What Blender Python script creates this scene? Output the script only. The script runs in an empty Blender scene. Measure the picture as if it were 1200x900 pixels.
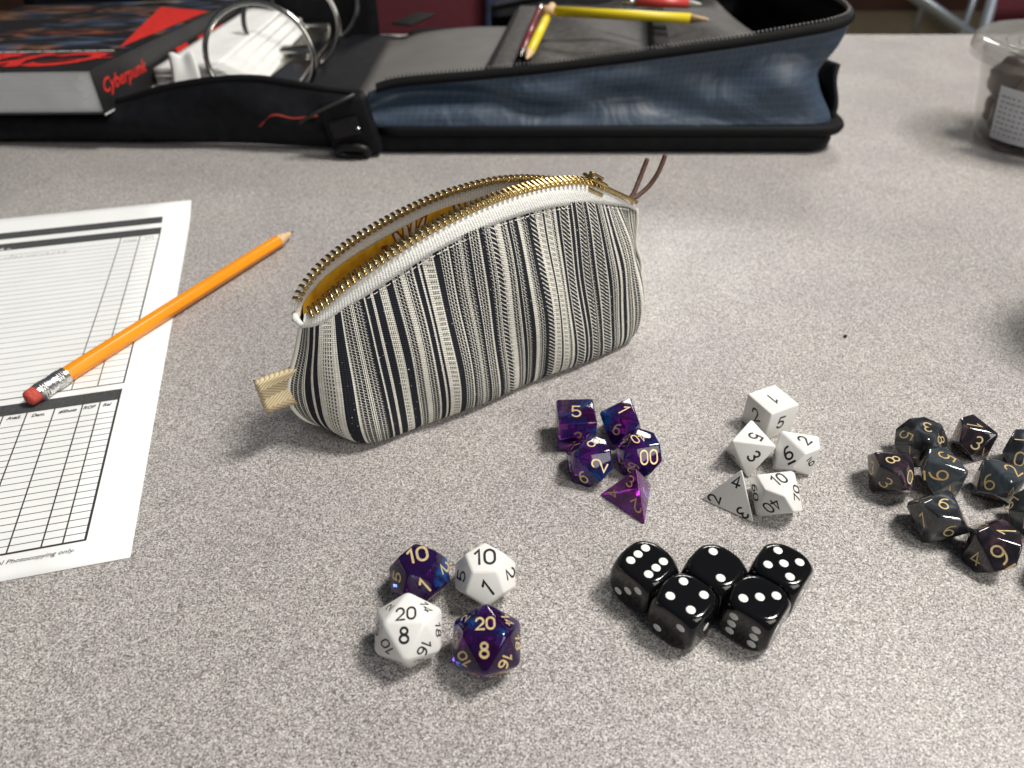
import bpy, bmesh, math, random, itertools
import numpy as np
from mathutils import Vector, Matrix

# ------------------------------------------------------------------ camera, world, lamps
scene = bpy.context.scene
COL = scene.collection
F_PX, PITCH, CAM_Z = 880.0, math.radians(38.5), 0.203     # photograph is 1200 x 900
cd = bpy.data.cameras.new("camera"); cam = bpy.data.objects.new("camera", cd); COL.objects.link(cam)
cam.location = (0, 0, CAM_Z); cam.rotation_euler = (math.pi/2 - PITCH, 0, 0)
cd.sensor_width = 36; cd.lens = 36*F_PX/1200; cd.clip_start = 0.005; cd.clip_end = 60
cd.dof.use_dof = True; cd.dof.focus_distance = 0.262; cd.dof.aperture_fstop = 12.5
scene.camera = cam

world = bpy.data.worlds.new("World"); scene.world = world; world.use_nodes = True
bg = world.node_tree.nodes["Background"]
bg.inputs[0].default_value = (0.80, 0.90, 1.06, 1); bg.inputs[1].default_value = 0.085

def area_lamp(name, loc, target, size, size_y, power, color):
    l = bpy.data.lights.new(name, 'AREA'); l.shape = 'RECTANGLE'; l.size = size; l.size_y = size_y
    l.energy = power; l.color = color
    o = bpy.data.objects.new(name, l); COL.objects.link(o); o.location = loc
    o.rotation_euler = (Vector(target)-Vector(loc)).to_track_quat('-Z', 'Y').to_euler()
    return o
area_lamp("ceiling_light", (1.24, 0.42, 2.32), (0.06, 0.30, 0), 0.60, 0.60, 77, (1.0, 0.96, 0.90))
area_lamp("far_window", (0.78, 2.86, 1.50), (0.10, 0.33, 0), 0.70, 0.45, 21, (1.0, 0.98, 0.94))
area_lamp("window_light", (1.00, -0.83, 1.03), (0.06, 0.30, 0.03), 0.85, 0.85, 11.5, (1.0, 0.97, 0.91))
scene.view_settings.view_transform = 'Standard'; scene.view_settings.look = 'None'
scene.view_settings.exposure = 0.0; scene.view_settings.gamma = 1.0
scene.cycles.transparent_max_bounces = 24
scene.cycles.caustics_refractive = False
scene.render.resolution_x = 1024; scene.render.resolution_y = 768

# ------------------------------------------------------------------ pixel -> place helpers
CT, ST = math.cos(PITCH), math.sin(PITCH)
CAM = np.array([0, 0, CAM_Z])
def ray(px, py):
    u = (px-600)/F_PX; v = (450-py)/F_PX
    return np.array([u, CT+v*ST, -ST+v*CT])
def at_z(px, py, z=0.0):
    d = ray(px, py); return CAM + d*((z-CAM_Z)/d[2])
def at_y(px, py, y):
    d = ray(px, py); return CAM + d*(y/d[1])
def at_plane(px, py, o, n):
    d = ray(px, py); return CAM + d*(((o-CAM)@n)/(d@n))
def to_px(P):
    q = np.asarray(P)-CAM; zc = q[1]*CT-q[2]*ST; yc = q[1]*ST+q[2]*CT
    return np.array([600+F_PX*q[0]/zc, 450-F_PX*yc/zc])

# ------------------------------------------------------------------ object helpers
def tag(o, label=None, cat=None, group=None, kind=None):
    if label: o['label'] = label
    if cat: o['category'] = cat
    if group: o['group'] = group
    if kind: o['kind'] = kind
    return o
def empty(name, loc=(0, 0, 0), rz=0.0):
    o = bpy.data.objects.new(name, None); COL.objects.link(o); o.location = loc; o.rotation_euler = (0, 0, rz)
    o.empty_display_size = 0.01
    return o
def link(name, me, parent=None, mat=None):
    o = bpy.data.objects.new(name, me); COL.objects.link(o)
    if parent is not None: o.parent = parent
    if mat is not None and not me.materials: me.materials.append(mat)
    return o
def mesh_of(name, V, Fs, smooth=False):
    me = bpy.data.meshes.new(name); me.from_pydata([tuple(map(float, v)) for v in V], [], [tuple(map(int, f)) for f in Fs]); me.update()
    if smooth:
        me.polygons.foreach_set('use_smooth', [True]*len(me.polygons))
    return me
class MB:
    def __init__(s): s.V = []; s.F = []
    def add(s, V, Fs):
        b = len(s.V); s.V += [tuple(v) for v in V]; s.F += [tuple(b+i for i in f) for f in Fs]; return s
    def box(s, x0, x1, y0, y1, z0, z1, M=None):
        V = [Vector(p) for p in ((x0,y0,z0),(x1,y0,z0),(x1,y1,z0),(x0,y1,z0),(x0,y0,z1),(x1,y0,z1),(x1,y1,z1),(x0,y1,z1))]
        if M is not None: V = [M @ v for v in V]
        return s.add(V, [(3,2,1,0),(4,5,6,7),(0,1,5,4),(1,2,6,5),(2,3,7,6),(3,0,4,7)])
    def tube(s, pts, r, n=10, caps=True, closed=False):
        P = [np.array(p, float) for p in pts]; m = len(P)
        rs = r if hasattr(r, '__len__') else [r]*m
        rings = []; up = None
        for i in range(m):
            a = P[(i-1) % m] if (closed or i > 0) else P[i]; b = P[(i+1) % m] if (closed or i < m-1) else P[i]
            t = (b-a)/np.linalg.norm(b-a)
            if up is None:
                up = np.array([0, 0, 1.]) if abs(t[2]) < .9 else np.array([1., 0, 0])
            x = np.cross(up, t); x /= np.linalg.norm(x); y = np.cross(t, x); up = y
            rings.append([P[i]+rs[i]*(math.cos(2*math.pi*k/n)*x+math.sin(2*math.pi*k/n)*y) for k in range(n)])
        V = [v for R in rings for v in R]; Fs = []
        for i in range(m if closed else m-1):
            j = (i+1) % m
            for k in range(n): Fs.append((i*n+k, i*n+(k+1) % n, j*n+(k+1) % n, j*n+k))
        if caps and not closed: Fs += [tuple(range(n))[::-1], tuple((m-1)*n+k for k in range(n))]
        return s.add(V, Fs)
    def lathe(s, prof, n=48, c=(0, 0, 0)):
        V = []; Fs = []
        for (r, z) in prof:
            for k in range(n): V.append((c[0]+r*math.cos(2*math.pi*k/n), c[1]+r*math.sin(2*math.pi*k/n), c[2]+z))
        for i in range(len(prof)-1):
            for k in range(n): Fs.append((i*n+k, i*n+(k+1) % n, (i+1)*n+(k+1) % n, (i+1)*n+k))
        return s.add(V, Fs)
    def grid(s, f, nu, nv, flip=False):
        V = [f(i/nu, j/nv) for j in range(nv+1) for i in range(nu+1)]; Fs = []
        for j in range(nv):
            for i in range(nu):
                a = j*(nu+1)+i; q = (a, a+1, a+nu+2, a+nu+1); Fs.append(q[::-1] if flip else q)
        return s.add(V, Fs)
    def build(s, name, mat, parent=None, smooth=False, bevel=0.0, seg=2):
        me = mesh_of(name, s.V, s.F, smooth)
        if bevel > 0:
            bm = bmesh.new(); bm.from_mesh(me)
            bmesh.ops.recalc_face_normals(bm, faces=bm.faces)
            bmesh.ops.bevel(bm, geom=bm.edges[:], offset=bevel, segments=seg, profile=.5, affect='EDGES')
            bm.to_mesh(me); bm.free()
            me.polygons.foreach_set('use_smooth', [True]*len(me.polygons))
            try: me.set_sharp_from_angle(angle=math.radians(40))
            except Exception: pass
        me.materials.append(mat)
        return link(name, me, parent)
def solidify(o, t, offset=-1):
    m = o.modifiers.new("thickness", 'SOLIDIFY'); m.thickness = t; m.offset = offset; return o
def catmull(pts, n):
    P = [np.array(p, float) for p in pts]; P = [2*P[0]-P[1]]+P+[2*P[-1]-P[-2]]; out = []
    seg = len(P)-3
    for i in range(n+1):
        x = min(i/n*seg, seg-1e-9); k = int(x); t = x-k; a, b, c, d = P[k:k+4]
        out.append(.5*((2*b)+(c-a)*t+(2*a-5*b+4*c-d)*t*t+(3*b-a-3*c+d)*t**3))
    return out
def resample(pts, n):
    P = np.array(pts); L = np.r_[0, np.cumsum(np.linalg.norm(np.diff(P, axis=0), axis=1))]
    x = np.linspace(0, L[-1], n+1)
    return np.stack([np.interp(x, L, P[:, k]) for k in range(P.shape[1])], 1)

# ------------------------------------------------------------------ materials
MATS = {}
def nodes_of(m):
    nt = m.node_tree; return nt, nt.nodes["Principled BSDF"]
def pbr(name, color, rough=.5, metal=0.0, noise=None, bump=None, **kw):
    """noise=(scale, amount): mottles the colour; bump=(scale, strength)"""
    m = bpy.data.materials.new(name); m.use_nodes = True; nt, b = nodes_of(m)
    b.inputs['Base Color'].default_value = (*color, 1); b.inputs['Roughness'].default_value = rough; b.inputs['Metallic'].default_value = metal
    for k, v in kw.items(): b.inputs[k.replace('_', ' ')].default_value = v
    tc = nt.nodes.new('ShaderNodeTexCoord')
    if noise:
        n = nt.nodes.new('ShaderNodeTexNoise'); n.inputs['Scale'].default_value = noise[0]; n.inputs['Detail'].default_value = 5
        nt.links.new(tc.outputs['Object'], n.inputs['Vector'])
        r = nt.nodes.new('ShaderNodeValToRGB'); a = noise[1]
        r.color_ramp.elements[0].position = .3; r.color_ramp.elements[1].position = .7
        r.color_ramp.elements[0].color = (*[c*(1-a) for c in color], 1); r.color_ramp.elements[1].color = (*[min(1, c*(1+a)) for c in color], 1)
        nt.links.new(n.outputs['Fac'], r.inputs[0]); nt.links.new(r.outputs[0], b.inputs['Base Color'])
    if bump:
        n = nt.nodes.new('ShaderNodeTexNoise'); n.inputs['Scale'].default_value = bump[0]; n.inputs['Detail'].default_value = 4
        nt.links.new(tc.outputs['Object'], n.inputs['Vector'])
        p = nt.nodes.new('ShaderNodeBump'); p.inputs['Strength'].default_value = bump[1]; p.inputs['Distance'].default_value = .001
        nt.links.new(n.outputs['Fac'], p.inputs['Height']); nt.links.new(p.outputs[0], b.inputs['Normal'])
    MATS[name] = m; return m
def ramp(nt, stops, interp='LINEAR'):
    r = nt.nodes.new('ShaderNodeValToRGB'); cr = r.color_ramp; cr.interpolation = interp
    while len(cr.elements) < len(stops): cr.elements.new(.5)
    for e, (p, c) in zip(cr.elements, stops): e.position = p; e.color = (*c, 1)
    return r
def mixc(nt, fac, a, b, mode='MIX'):
    m = nt.nodes.new('ShaderNodeMix'); m.data_type = 'RGBA'; m.blend_type = mode
    for s, v in ((0, fac), (6, a), (7, b)):
        if hasattr(v, 'is_output'): nt.links.new(v, m.inputs[s])
        elif s == 0: m.inputs[0].default_value = v
        else: m.inputs[s].default_value = (*v, 1)
    return m.outputs[2]
def math_(nt, op, a, b=None, c=None):
    m = nt.nodes.new('ShaderNodeMath'); m.operation = op
    for i, v in enumerate((a, b, c)):
        if v is None: continue
        if hasattr(v, 'is_output'): nt.links.new(v, m.inputs[i])
        else: m.inputs[i].default_value = v
    return m.outputs[0]

def laminate():
    m = pbr('speckled_laminate', (.5, .47, .44), .43, Specular_IOR_Level=.30); nt, b = nodes_of(m)
    tc = nt.nodes.new('ShaderNodeTexCoord')
    def vor(scale):
        v = nt.nodes.new('ShaderNodeTexVoronoi'); v.inputs['Scale'].default_value = scale
        nt.links.new(tc.outputs['Object'], v.inputs['Vector'])
        s = nt.nodes.new('ShaderNodeSeparateColor'); nt.links.new(v.outputs['Color'], s.inputs[0]); return s
    n = nt.nodes.new('ShaderNodeTexNoise'); n.inputs['Scale'].default_value = 2000; n.inputs['Detail'].default_value = 3; n.inputs['Roughness'].default_value = .75
    nt.links.new(tc.outputs['Object'], n.inputs['Vector'])
    r0 = ramp(nt, [(.34, (.07, .063, .058)), (.44, (.32, .30, .275)), (.52, (.54, .515, .475)), (.64, (.84, .82, .77))])
    nt.links.new(n.outputs['Fac'], r0.inputs[0])
    s = vor(2600)
    r1 = ramp(nt, [(0, (.040, .036, .034)), (.15, (.20, .185, .17)), (.34, (.46, .435, .40)), (.66, (.60, .575, .53)), (.82, (.92, .90, .86))], 'CONSTANT')
    nt.links.new(s.outputs[0], r1.inputs[0])
    c = mixc(nt, .80, r0.outputs[0], r1.outputs[0])
    big = nt.nodes.new('ShaderNodeTexNoise'); big.inputs['Scale'].default_value = 22; big.inputs['Detail'].default_value = 3
    nt.links.new(tc.outputs['Object'], big.inputs['Vector'])
    r2 = ramp(nt, [(.35, (.80, .78, .81)), (.65, (.86, .85, .86))]); nt.links.new(big.outputs['Fac'], r2.inputs[0])
    c = mixc(nt, .14, c, (.48, .455, .44)); c = mixc(nt, 1.0, c, r2.outputs[0], 'MULTIPLY')
    nt.links.new(c, b.inputs['Base Color'])
    sm = nt.nodes.new('ShaderNodeTexNoise'); sm.inputs['Scale'].default_value = 14; sm.inputs['Detail'].default_value = 6; sm.inputs['Distortion'].default_value = .8
    nt.links.new(tc.outputs['Object'], sm.inputs['Vector'])
    r3 = ramp(nt, [(.35, (.39,)*3), (.68, (.52,)*3)]); nt.links.new(sm.outputs['Fac'], r3.inputs[0]); nt.links.new(r3.outputs[0], b.inputs['Roughness'])
    bp = nt.nodes.new('ShaderNodeBump'); bp.inputs['Strength'].default_value = .12; bp.inputs['Distance'].default_value = .0003
    nt.links.new(n.outputs['Fac'], bp.inputs['Height']); nt.links.new(bp.outputs[0], b.inputs['Normal'])
    return m
laminate()
pbr('edge_band', (.03, .03, .03), .5, bump=(300, .2))
pbr('steel', (.62, .62, .60), .22, 1.0, bump=(400, .05))
pbr('paper', (.80, .81, .80), .75, noise=(60, .02), bump=(90, .06))
pbr('print_ink', (.035, .035, .04), .7)
pbr('print_grey', (.055, .058, .06), .7, noise=(900, .35))
pbr('print_faint', (.30, .31, .33), .8)
pbr('graphite_writing', (.42, .43, .45), .7)
pbr('pencil_paint', (.90, .31, .008), .33, noise=(60, .05), bump=(300, .03))
pbr('pencil_wood', (.68, .47, .26), .7, noise=(500, .15))
pbr('graphite', (.06, .06, .065), .35, .3)
pbr('ferrule_metal', (.72, .72, .70), .28, 1.0, noise=(500, .25), bump=(700, .25))
pbr('eraser_rubber', (.52, .075, .055), .8, noise=(700, .25), bump=(900, .35))
pbr('brass', (.58, .43, .18), .27, 1.0, noise=(700, .3), bump=(900, .15))
pbr('zip_tape', (.86, .855, .82), .85, noise=(900, .06), bump=(1600, .5))
pbr('leather_cord', (.115, .060, .042), .6, noise=(600, .3), bump=(1200, .4))
pbr('black_nylon', (.006, .0066, .0085), .6, noise=(120, .4), bump=(900, .25), Specular_IOR_Level=.16)
pbr('black_binding', (.0065, .0065, .007), .65, bump=(1500, .3), Specular_IOR_Level=.14)
pbr('zip_coil', (.030, .030, .030), .5)
pbr('red_stitch', (.28, .022, .016), .7, bump=(900, .4))
pbr('grey_board', (.135, .129, .123), .55, noise=(30, .08), bump=(500, .08))
pbr('mesh_pocket', (.044, .040, .036), .65, noise=(160, .45), bump=(500, .4))
pbr('dark_strap', (.009, .009, .009), .7, bump=(1200, .3), Specular_IOR_Level=.15)
pbr('black_plastic', (.008, .008, .009), .4, Specular_IOR_Level=.25)
pbr('chrome', (.50, .485, .45), .16, 1.0)
pbr('sheet_white', (.78, .78, .76), .7, noise=(40, .05))
pbr('page_edges', (.80, .81, .82), .8, noise=(50, .08))
pbr('book_black', (.013, .013, .014), .42, noise=(40, .3))
pbr('book_red', (.62, .025, .018), .45, noise=(200, .2))
pbr('book_white', (.62, .62, .60), .6)
pbr('yellow_paint', (.80, .62, .02), .4)
pbr('pen_maroon', (.17, .022, .028), .3)
pbr('pen_red', (.55, .06, .05), .35)
pbr('maroon_cloth', (.125, .022, .034), .9, noise=(300, .25), bump=(900, .5))
pbr('navy_cloth', (.035, .05, .10), .9, noise=(60, .6), bump=(900, .5))
pbr('chair_steel', (.42, .48, .54), .35, .6)
pbr('carpet_tan', (.34, .27, .16), .95, noise=(80, .3))
pbr('wall_brown', (.11, .045, .03), .6, noise=(4, .3))
pbr('chocolate', (.060, .024, .014), .35, noise=(90, .4), bump=(160, .3))
pbr('copper_foil', (.34, .15, .085), .3, .85, bump=(160, .8))
pbr('label_white', (.66, .68, .72), .6)
pbr('mug_glaze', (.03, .05, .09), .2)
pbr('die_white', (.80, .79, .765), .23, Subsurface_Weight=.08, Subsurface_Radius=(.002, .002, .002), bump=(60, .02))
pbr('die_black', (.0045, .0045, .005), .11, bump=(90, .015))
pbr('pip_white', (.80, .80, .78), .35)
pbr('ink_black', (.012, .012, .014), .45)
pbr('ink_gold', (.74, .58, .30), .36, .35, noise=(900, .18))
pbr('ink_dull_gold', (.70, .47, .20), .36, .4, noise=(900, .2))
pbr('crumb', (.03, .02, .015), .8)

def clear_plastic(name, diff):
    m = bpy.data.materials.new(name); m.use_nodes = True; nt = m.node_tree; nt.nodes.remove(nt.nodes["Principled BSDF"]); MATS[name] = m
    out = nt.nodes["Material Output"]; tr = nt.nodes.new('ShaderNodeBsdfTransparent'); tr.inputs[0].default_value = (.86, .86, .84, 1)
    gl = nt.nodes.new('ShaderNodeBsdfGlossy'); gl.inputs['Roughness'].default_value = .10; gl.inputs[0].default_value = (1, 1, 1, 1)
    lw = nt.nodes.new('ShaderNodeLayerWeight'); lw.inputs[0].default_value = .5
    fac = math_(nt, 'ADD', .06, math_(nt, 'MULTIPLY', .6, math_(nt, 'POWER', lw.outputs['Facing'], 4.0)))
    df = nt.nodes.new('ShaderNodeBsdfDiffuse'); df.inputs[0].default_value = (.55, .55, .53, 1)
    m0 = nt.nodes.new('ShaderNodeMixShader'); m0.inputs[0].default_value = diff; nt.links.new(tr.outputs[0], m0.inputs[1]); nt.links.new(df.outputs[0], m0.inputs[2])
    mx = nt.nodes.new('ShaderNodeMixShader'); nt.links.new(fac, mx.inputs[0]); nt.links.new(m0.outputs[0], mx.inputs[1]); nt.links.new(gl.outputs[0], mx.inputs[2])
    nt.links.new(mx.outputs[0], out.inputs[0])
clear_plastic('clear_plastic', .03); clear_plastic('lid_plastic', .22)
def smoke_die(name, seed, a, bcol, c):
    m = pbr(name, a, .07); nt, b = nodes_of(m)
    tc = nt.nodes.new('ShaderNodeTexCoord'); mp = nt.nodes.new('ShaderNodeMapping'); mp.inputs['Location'].default_value = (seed*.37, seed*.21, seed*.13)
    nt.links.new(tc.outputs['Object'], mp.inputs[0])
    n = nt.nodes.new('ShaderNodeTexNoise'); n.inputs['Scale'].default_value = 95; n.inputs['Detail'].default_value = 3; n.inputs['Distortion'].default_value = 2.6
    nt.links.new(mp.outputs[0], n.inputs['Vector'])
    r = ramp(nt, [(.36, a), (.52, tuple(x*1.6 for x in a)), (.62, bcol), (.74, c)]); nt.links.new(n.outputs['Fac'], r.inputs[0])
    nt.links.new(r.outputs[0], b.inputs['Base Color'])
    b.inputs['Coat Weight'].default_value = .6; b.inputs['Coat Roughness'].default_value = .04
    return m
smoke_die('die_smoke', 1, (.018, .019, .022), (.052, .058, .066), (.13, .14, .15))
smoke_die('die_smoke_red', 5, (.013, .011, .014), (.044, .020, .028), (.09, .075, .095))
smoke_die('die_reflection_tint', 9, (.036, .044, .050), (.046, .055, .062), (.08, .085, .09))  # dark dice whose grey window reflection is painted into the base colour
def purple_die(name, seed, g=1.0):
    m = pbr(name, (.1, .01, .2), .05); nt, b = nodes_of(m)
    tc = nt.nodes.new('ShaderNodeTexCoord'); mp = nt.nodes.new('ShaderNodeMapping'); mp.inputs['Location'].default_value = (seed*.37, seed*.21, seed*.13)
    nt.links.new(tc.outputs['Object'], mp.inputs[0])
    n = nt.nodes.new('ShaderNodeTexNoise'); n.inputs['Scale'].default_value = 85; n.inputs['Detail'].default_value = 4; n.inputs['Distortion'].default_value = 1.2
    nt.links.new(mp.outputs[0], n.inputs['Vector'])
    r = ramp(nt, [(.34, (.26*g, .012*g, .27*g)), (.46, (.10*g, .012*g, .21*g)), (.57, (.032*g, .020*g, .15*g)), (.68, (.010*g, .085*g, .32*g))])
    if g > 1.5: r = ramp(nt, [(.34, (.56, .022, .56)), (.58, (.34, .022, .46)), (.74, (.10, .05, .42))])
    nt.links.new(n.outputs['Fac'], r.inputs[0]); nt.links.new(r.outputs[0], b.inputs['Base Color'])
    t = ramp(nt, [(.40, (.93,)*3), (.58, (.72,)*3), (.70, (.30,)*3)]); nt.links.new(n.outputs['Fac'], t.inputs[0])
    nt.links.new(t.outputs[0], b.inputs['Transmission Weight'])
    b.inputs['IOR'].default_value = 1.5; b.inputs['Roughness'].default_value = .06
    # glitter flecks
    v = nt.nodes.new('ShaderNodeTexVoronoi'); v.inputs['Scale'].default_value = 1500; nt.links.new(tc.outputs['Object'], v.inputs['Vector'])
    return m
for i, nm in enumerate(('die_purple', 'die_purple_b', 'die_purple_c')): purple_die(nm, 3+4*i)
purple_die('die_purple_bright', 17, 2.0)

# ------------------------------------------------------------------ text meshes
_txt = {}
def _arc(cx, cy, rx, ry, a0, a1, n=14): return [(cx+rx*math.cos(math.radians(a0+(a1-a0)*i/n)), cy+ry*math.sin(math.radians(a0+(a1-a0)*i/n))) for i in range(n+1)]
def digit_strokes(ch, k):
    h = .5-k/2; w = .29
    if ch == '0': return [(_arc(0, h-w, w, w, 0, 180, 10)+_arc(0, -h+w, w, w, 180, 360, 10), True)]
    if ch == '1': return [([(-.17, .22), (.06, h), (.06, -h)], False)]
    if ch == '2': return [(_arc(0, h-.27, .27, .27, 165, -35, 12)+[(-.27, -h), (.29, -h)], False)]
    if ch == '3': return [(_arc(0, .225, .235, h-.225, 150, -90, 12)+_arc(0, -.22, .27, h-.22, 90, -150, 12)[1:], False)]
    if ch == '4': return [([(.12, -h), (.12, h), (-.29, -.20), (.32, -.20)], False)]
    if ch == '5': return [([(.24, h), (-.19, h), (-.23, .03)]+_arc(0, -.17, .28, h-.17, 140, -150, 14), False)]
    if ch == '6': return [(_arc(0, -.19, .28, h-.19, 0, 360, 20)[:-1], True), ([(.17, h)]+_arc(.10, -.10, .37, .52, 110, 185, 8), False)]
    if ch == '7': return [([(-.28, h), (.27, h), (-.08, -h)], False)]
    if ch == '8': return [(_arc(0, .235, .225, h-.235, 0, 360, 18)[:-1], True), (_arc(0, -.205, .28, h-.205, 0, 360, 18)[:-1], True)]
    return [([(-x, -y) for x, y in st], c) for st, c in digit_strokes('6', k)]
def digits_mesh(body, k=.15):
    key = ('digits', body, k)
    if key in _txt: return _txt[key]
    bar = body.endswith('_'); t = body[:-1] if bar else body; V = []; Fs = []
    adv = [.52 if c == '1' else .80 for c in t]; x = -sum(adv)/2
    strokes = []
    for c, a in zip(t, adv):
        strokes += [([(px+x+a/2, py) for px, py in st], cl_) for st, cl_ in digit_strokes(c, k)]; x += a
    if bar: strokes.append(([(-.27, -.70), (.27, -.70)], False))
    for si, (st, closed) in enumerate(strokes):
        P = [np.array(p) for p in st]; n = len(P); L = []
        for i in range(n):
            a = P[(i-1) % n] if closed or i > 0 else P[i]; b = P[(i+1) % n] if closed or i < n-1 else P[i]
            d1 = P[i]-a; d2 = b-P[i]; l1, l2 = np.linalg.norm(d1), np.linalg.norm(d2)
            d1 = d1/l1 if l1 > 1e-9 else d2/l2; d2 = d2/l2 if l2 > 1e-9 else d1
            m_ = d1+d2; m_ = m_/max(np.linalg.norm(m_), 1e-6); nn = np.array([-m_[1], m_[0]]); f = min(1/max(.35, nn@np.array([-d1[1], d1[0]])), 1.8); L.append((P[i]+nn*k/2*f, P[i]-nn*k/2*f))
        b0 = len(V); dz = .004*si
        for a, b in L: V += [(a[0], a[1], dz), (b[0], b[1], dz)]
        for i in range(n if closed else n-1):
            j = (i+1) % n; Fs.append((b0+2*i, b0+2*i+1, b0+2*j+1, b0+2*j))
        if not closed:
            for e, q in ((0, 1), (n-1, n-2)):
                d = P[e]-P[q]; d /= np.linalg.norm(d); a0 = math.degrees(math.atan2(d[1], d[0])); c0 = len(V)
                V += [(x_, y_, dz) for x_, y_ in _arc(P[e][0], P[e][1], k/2, k/2, a0-90, a0+90, 6)]; Fs.append(tuple(range(c0, c0+7)))
    _txt[key] = (np.array(V, float), Fs); return _txt[key]
def text_mesh(body, bold=.012, shear=0.0, res=3):
    """flat lettering, 1 unit tall, centred; width follows"""
    k = (body, bold, shear)
    if k in _txt: return _txt[k]
    bar = body.endswith('_'); s = body[:-1] if bar else body
    cu = bpy.data.curves.new('lettering', 'FONT'); cu.body = s; cu.size = 1; cu.offset = bold; cu.shear = shear; cu.resolution_u = res
    cu.align_x = 'CENTER'; cu.align_y = 'CENTER'
    o = bpy.data.objects.new('lettering', cu); COL.objects.link(o)
    dg = bpy.context.evaluated_depsgraph_get(); me = bpy.data.meshes.new_from_object(o.evaluated_get(dg))
    bpy.data.objects.remove(o); bpy.data.curves.remove(cu)
    co = np.array([v.co[:] for v in me.vertices]); lo, hi = co.min(0), co.max(0)
    cap = hi[1]-lo[1]
    if not s.isdigit(): cap = .72
    co = (co-(lo+hi)/2)/cap
    V = [tuple(c) for c in co]; Fs = [tuple(p.vertices) for p in me.polygons]
    bpy.data.meshes.remove(me)
    if bar:
        n = len(V); w = .30; V += [(-w, -.80, 0), (w, -.80, 0), (w, -.67, 0), (-w, -.67, 0)]; Fs.append((n, n+1, n+2, n+3))
    _txt[k] = (np.array(V), Fs); return _txt[k]

# ------------------------------------------------------------------ the place: floor, wall, table
o = MB().box(-4, 5, -1.5, 4.4, -.80, -.74).build('floor', MATS['carpet_tan']); tag(o, kind='structure')
o = MB().box(-4, 5, 4.4, 4.5, -.74, 1.6).build('wall', MATS['wall_brown']); tag(o, kind='structure')

tbl = empty('table', (0, .39, -.74)); tag(tbl, 'grey speckled laminate table carrying the pouch and dice', 'table')
TY0, TY1 = -.07, .845
MB().box(-.80, .80, TY0-.39, TY1-.39, .715, .74).build('table_top', MATS['speckled_laminate'], tbl, bevel=.002)
for (x0, x1, y0, y1) in ((-.803, .803, TY0-.393, TY0-.3905), (-.803, .803, TY1-.3895, TY1-.387)): MB().box(x0, x1, y0, y1, .717, .736).build('edge_band', MATS['edge_band'], tbl)
for sx in (-.7, .7):
    for sy in (-.38, .38):
        MB().tube([(sx, sy, 0), (sx, sy, .716)], .016, 16).build('leg', MATS['steel'], tbl, smooth=True)

# ------------------------------------------------------------------ dice
PHI = (1+5**.5)/2
def hull(V):
    V = np.array(V, float); fs = {}; c = V.mean(0)
    for i, j, k in itertools.combinations(range(len(V)), 3):
        nn = np.cross(V[j]-V[i], V[k]-V[i]); l = np.linalg.norm(nn)
        if l < 1e-9: continue
        nn /= l; d = nn@V[i]
        if nn@c > d: nn = -nn; d = -d
        if np.all(V@nn <= d+1e-5): fs[tuple(np.where(V@nn > d-1e-5)[0])] = nn
    out = []
    for idx, nn in fs.items():
        P = V[list(idx)]; mm = P.mean(0); a = P[0]-mm; a /= np.linalg.norm(a); b = np.cross(nn, a)
        out.append([idx[i] for i in np.argsort(np.arctan2((P-mm)@b, (P-mm)@a))])
    return V, out
def poly(k):
    if k == 'd4': V = np.array([(1,1,1),(1,-1,-1),(-1,1,-1),(-1,-1,1)])/8**.5
    elif k == 'd6': V = np.array(list(itertools.product((-.5, .5), repeat=3)))
    elif k == 'd8': V = np.array([(s*(i==0), s*(i==1), s*(i==2)) for i in range(3) for s in (-1, 1)], float)/2**.5
    elif k == 'd10':
        H = 1.0; e = H*(1-math.cos(math.pi/5))/(1+math.cos(math.pi/5))
        V = np.array([(0,0,H),(0,0,-H)]+[(math.cos(math.pi/5*i), math.sin(math.pi/5*i), e*(-1)**i) for i in range(10)])/2
    elif k == 'd12':
        V = list(itertools.product((-1, 1), repeat=3))
        for a in (-1, 1):
            for b in (-1, 1): V += [(0, a/PHI, b*PHI), (a/PHI, b*PHI, 0), (a*PHI, 0, b/PHI)]
        V = np.array(V, float); V = V/(2*np.max(np.abs(V@(np.array([0, 1, PHI])/math.hypot(1, PHI)))))
    else:
        V = []
        for a in (-1, 1):
            for b in (-1, 1): V += [(0, a, b*PHI), (a, b*PHI, 0), (a*PHI, 0, b)]
        V = np.array(V, float)/(2*PHI**2/3**.5)
    return hull(V)
def rot_to(a, b):
    a = a/np.linalg.norm(a); v = np.cross(a, b); c = a@b
    if c < -1+1e-9: return np.diag([1, -1, -1.])
    K = np.array([[0,-v[2],v[1]],[v[2],0,-v[0]],[-v[1],v[0],0]]); return np.eye(3)+K+K@K/(1+c)
_rest = {}
def rested(k):
    if k not in _rest:
        V, Fs = poly(k); P = V[Fs[0]]; n = np.cross(P[1]-P[0], P[2]-P[0])
        if n@(P.mean(0)-V.mean(0)) < 0: n = -n
        V = V@rot_to(n, np.array([0, 0, -1.])).T
        _rest[k] = (V-np.array([*V.mean(0)[:2], V[:, 2].min()]), Fs)
    return _rest[k]
NAMES = {'d4': 'four_sided_die', 'd6': 'six_sided_die', 'd8': 'eight_sided_die', 'd10': 'ten_sided_die', 'd12': 'twelve_sided_die', 'd20': 'twenty_sided_die'}
def face_frame(W, f):
    P = W[f]; n = np.cross(P[1]-P[0], P[2]-P[0]); n /= np.linalg.norm(n)
    mm = P.mean(0)
    if n@(mm-W.mean(0)) < 0: n = -n
    A = 0; c = 0
    for i in range(len(f)):
        a = np.linalg.norm(np.cross(P[i]-mm, P[(i+1) % len(f)]-mm)); A += a; c = c+a*(mm+P[i]+P[(i+1) % len(f)])/3
    return c/A, n
INK_BOLD = {'ink_gold': .11, 'ink_dull_gold': .11, 'ink_black': .15}
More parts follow.
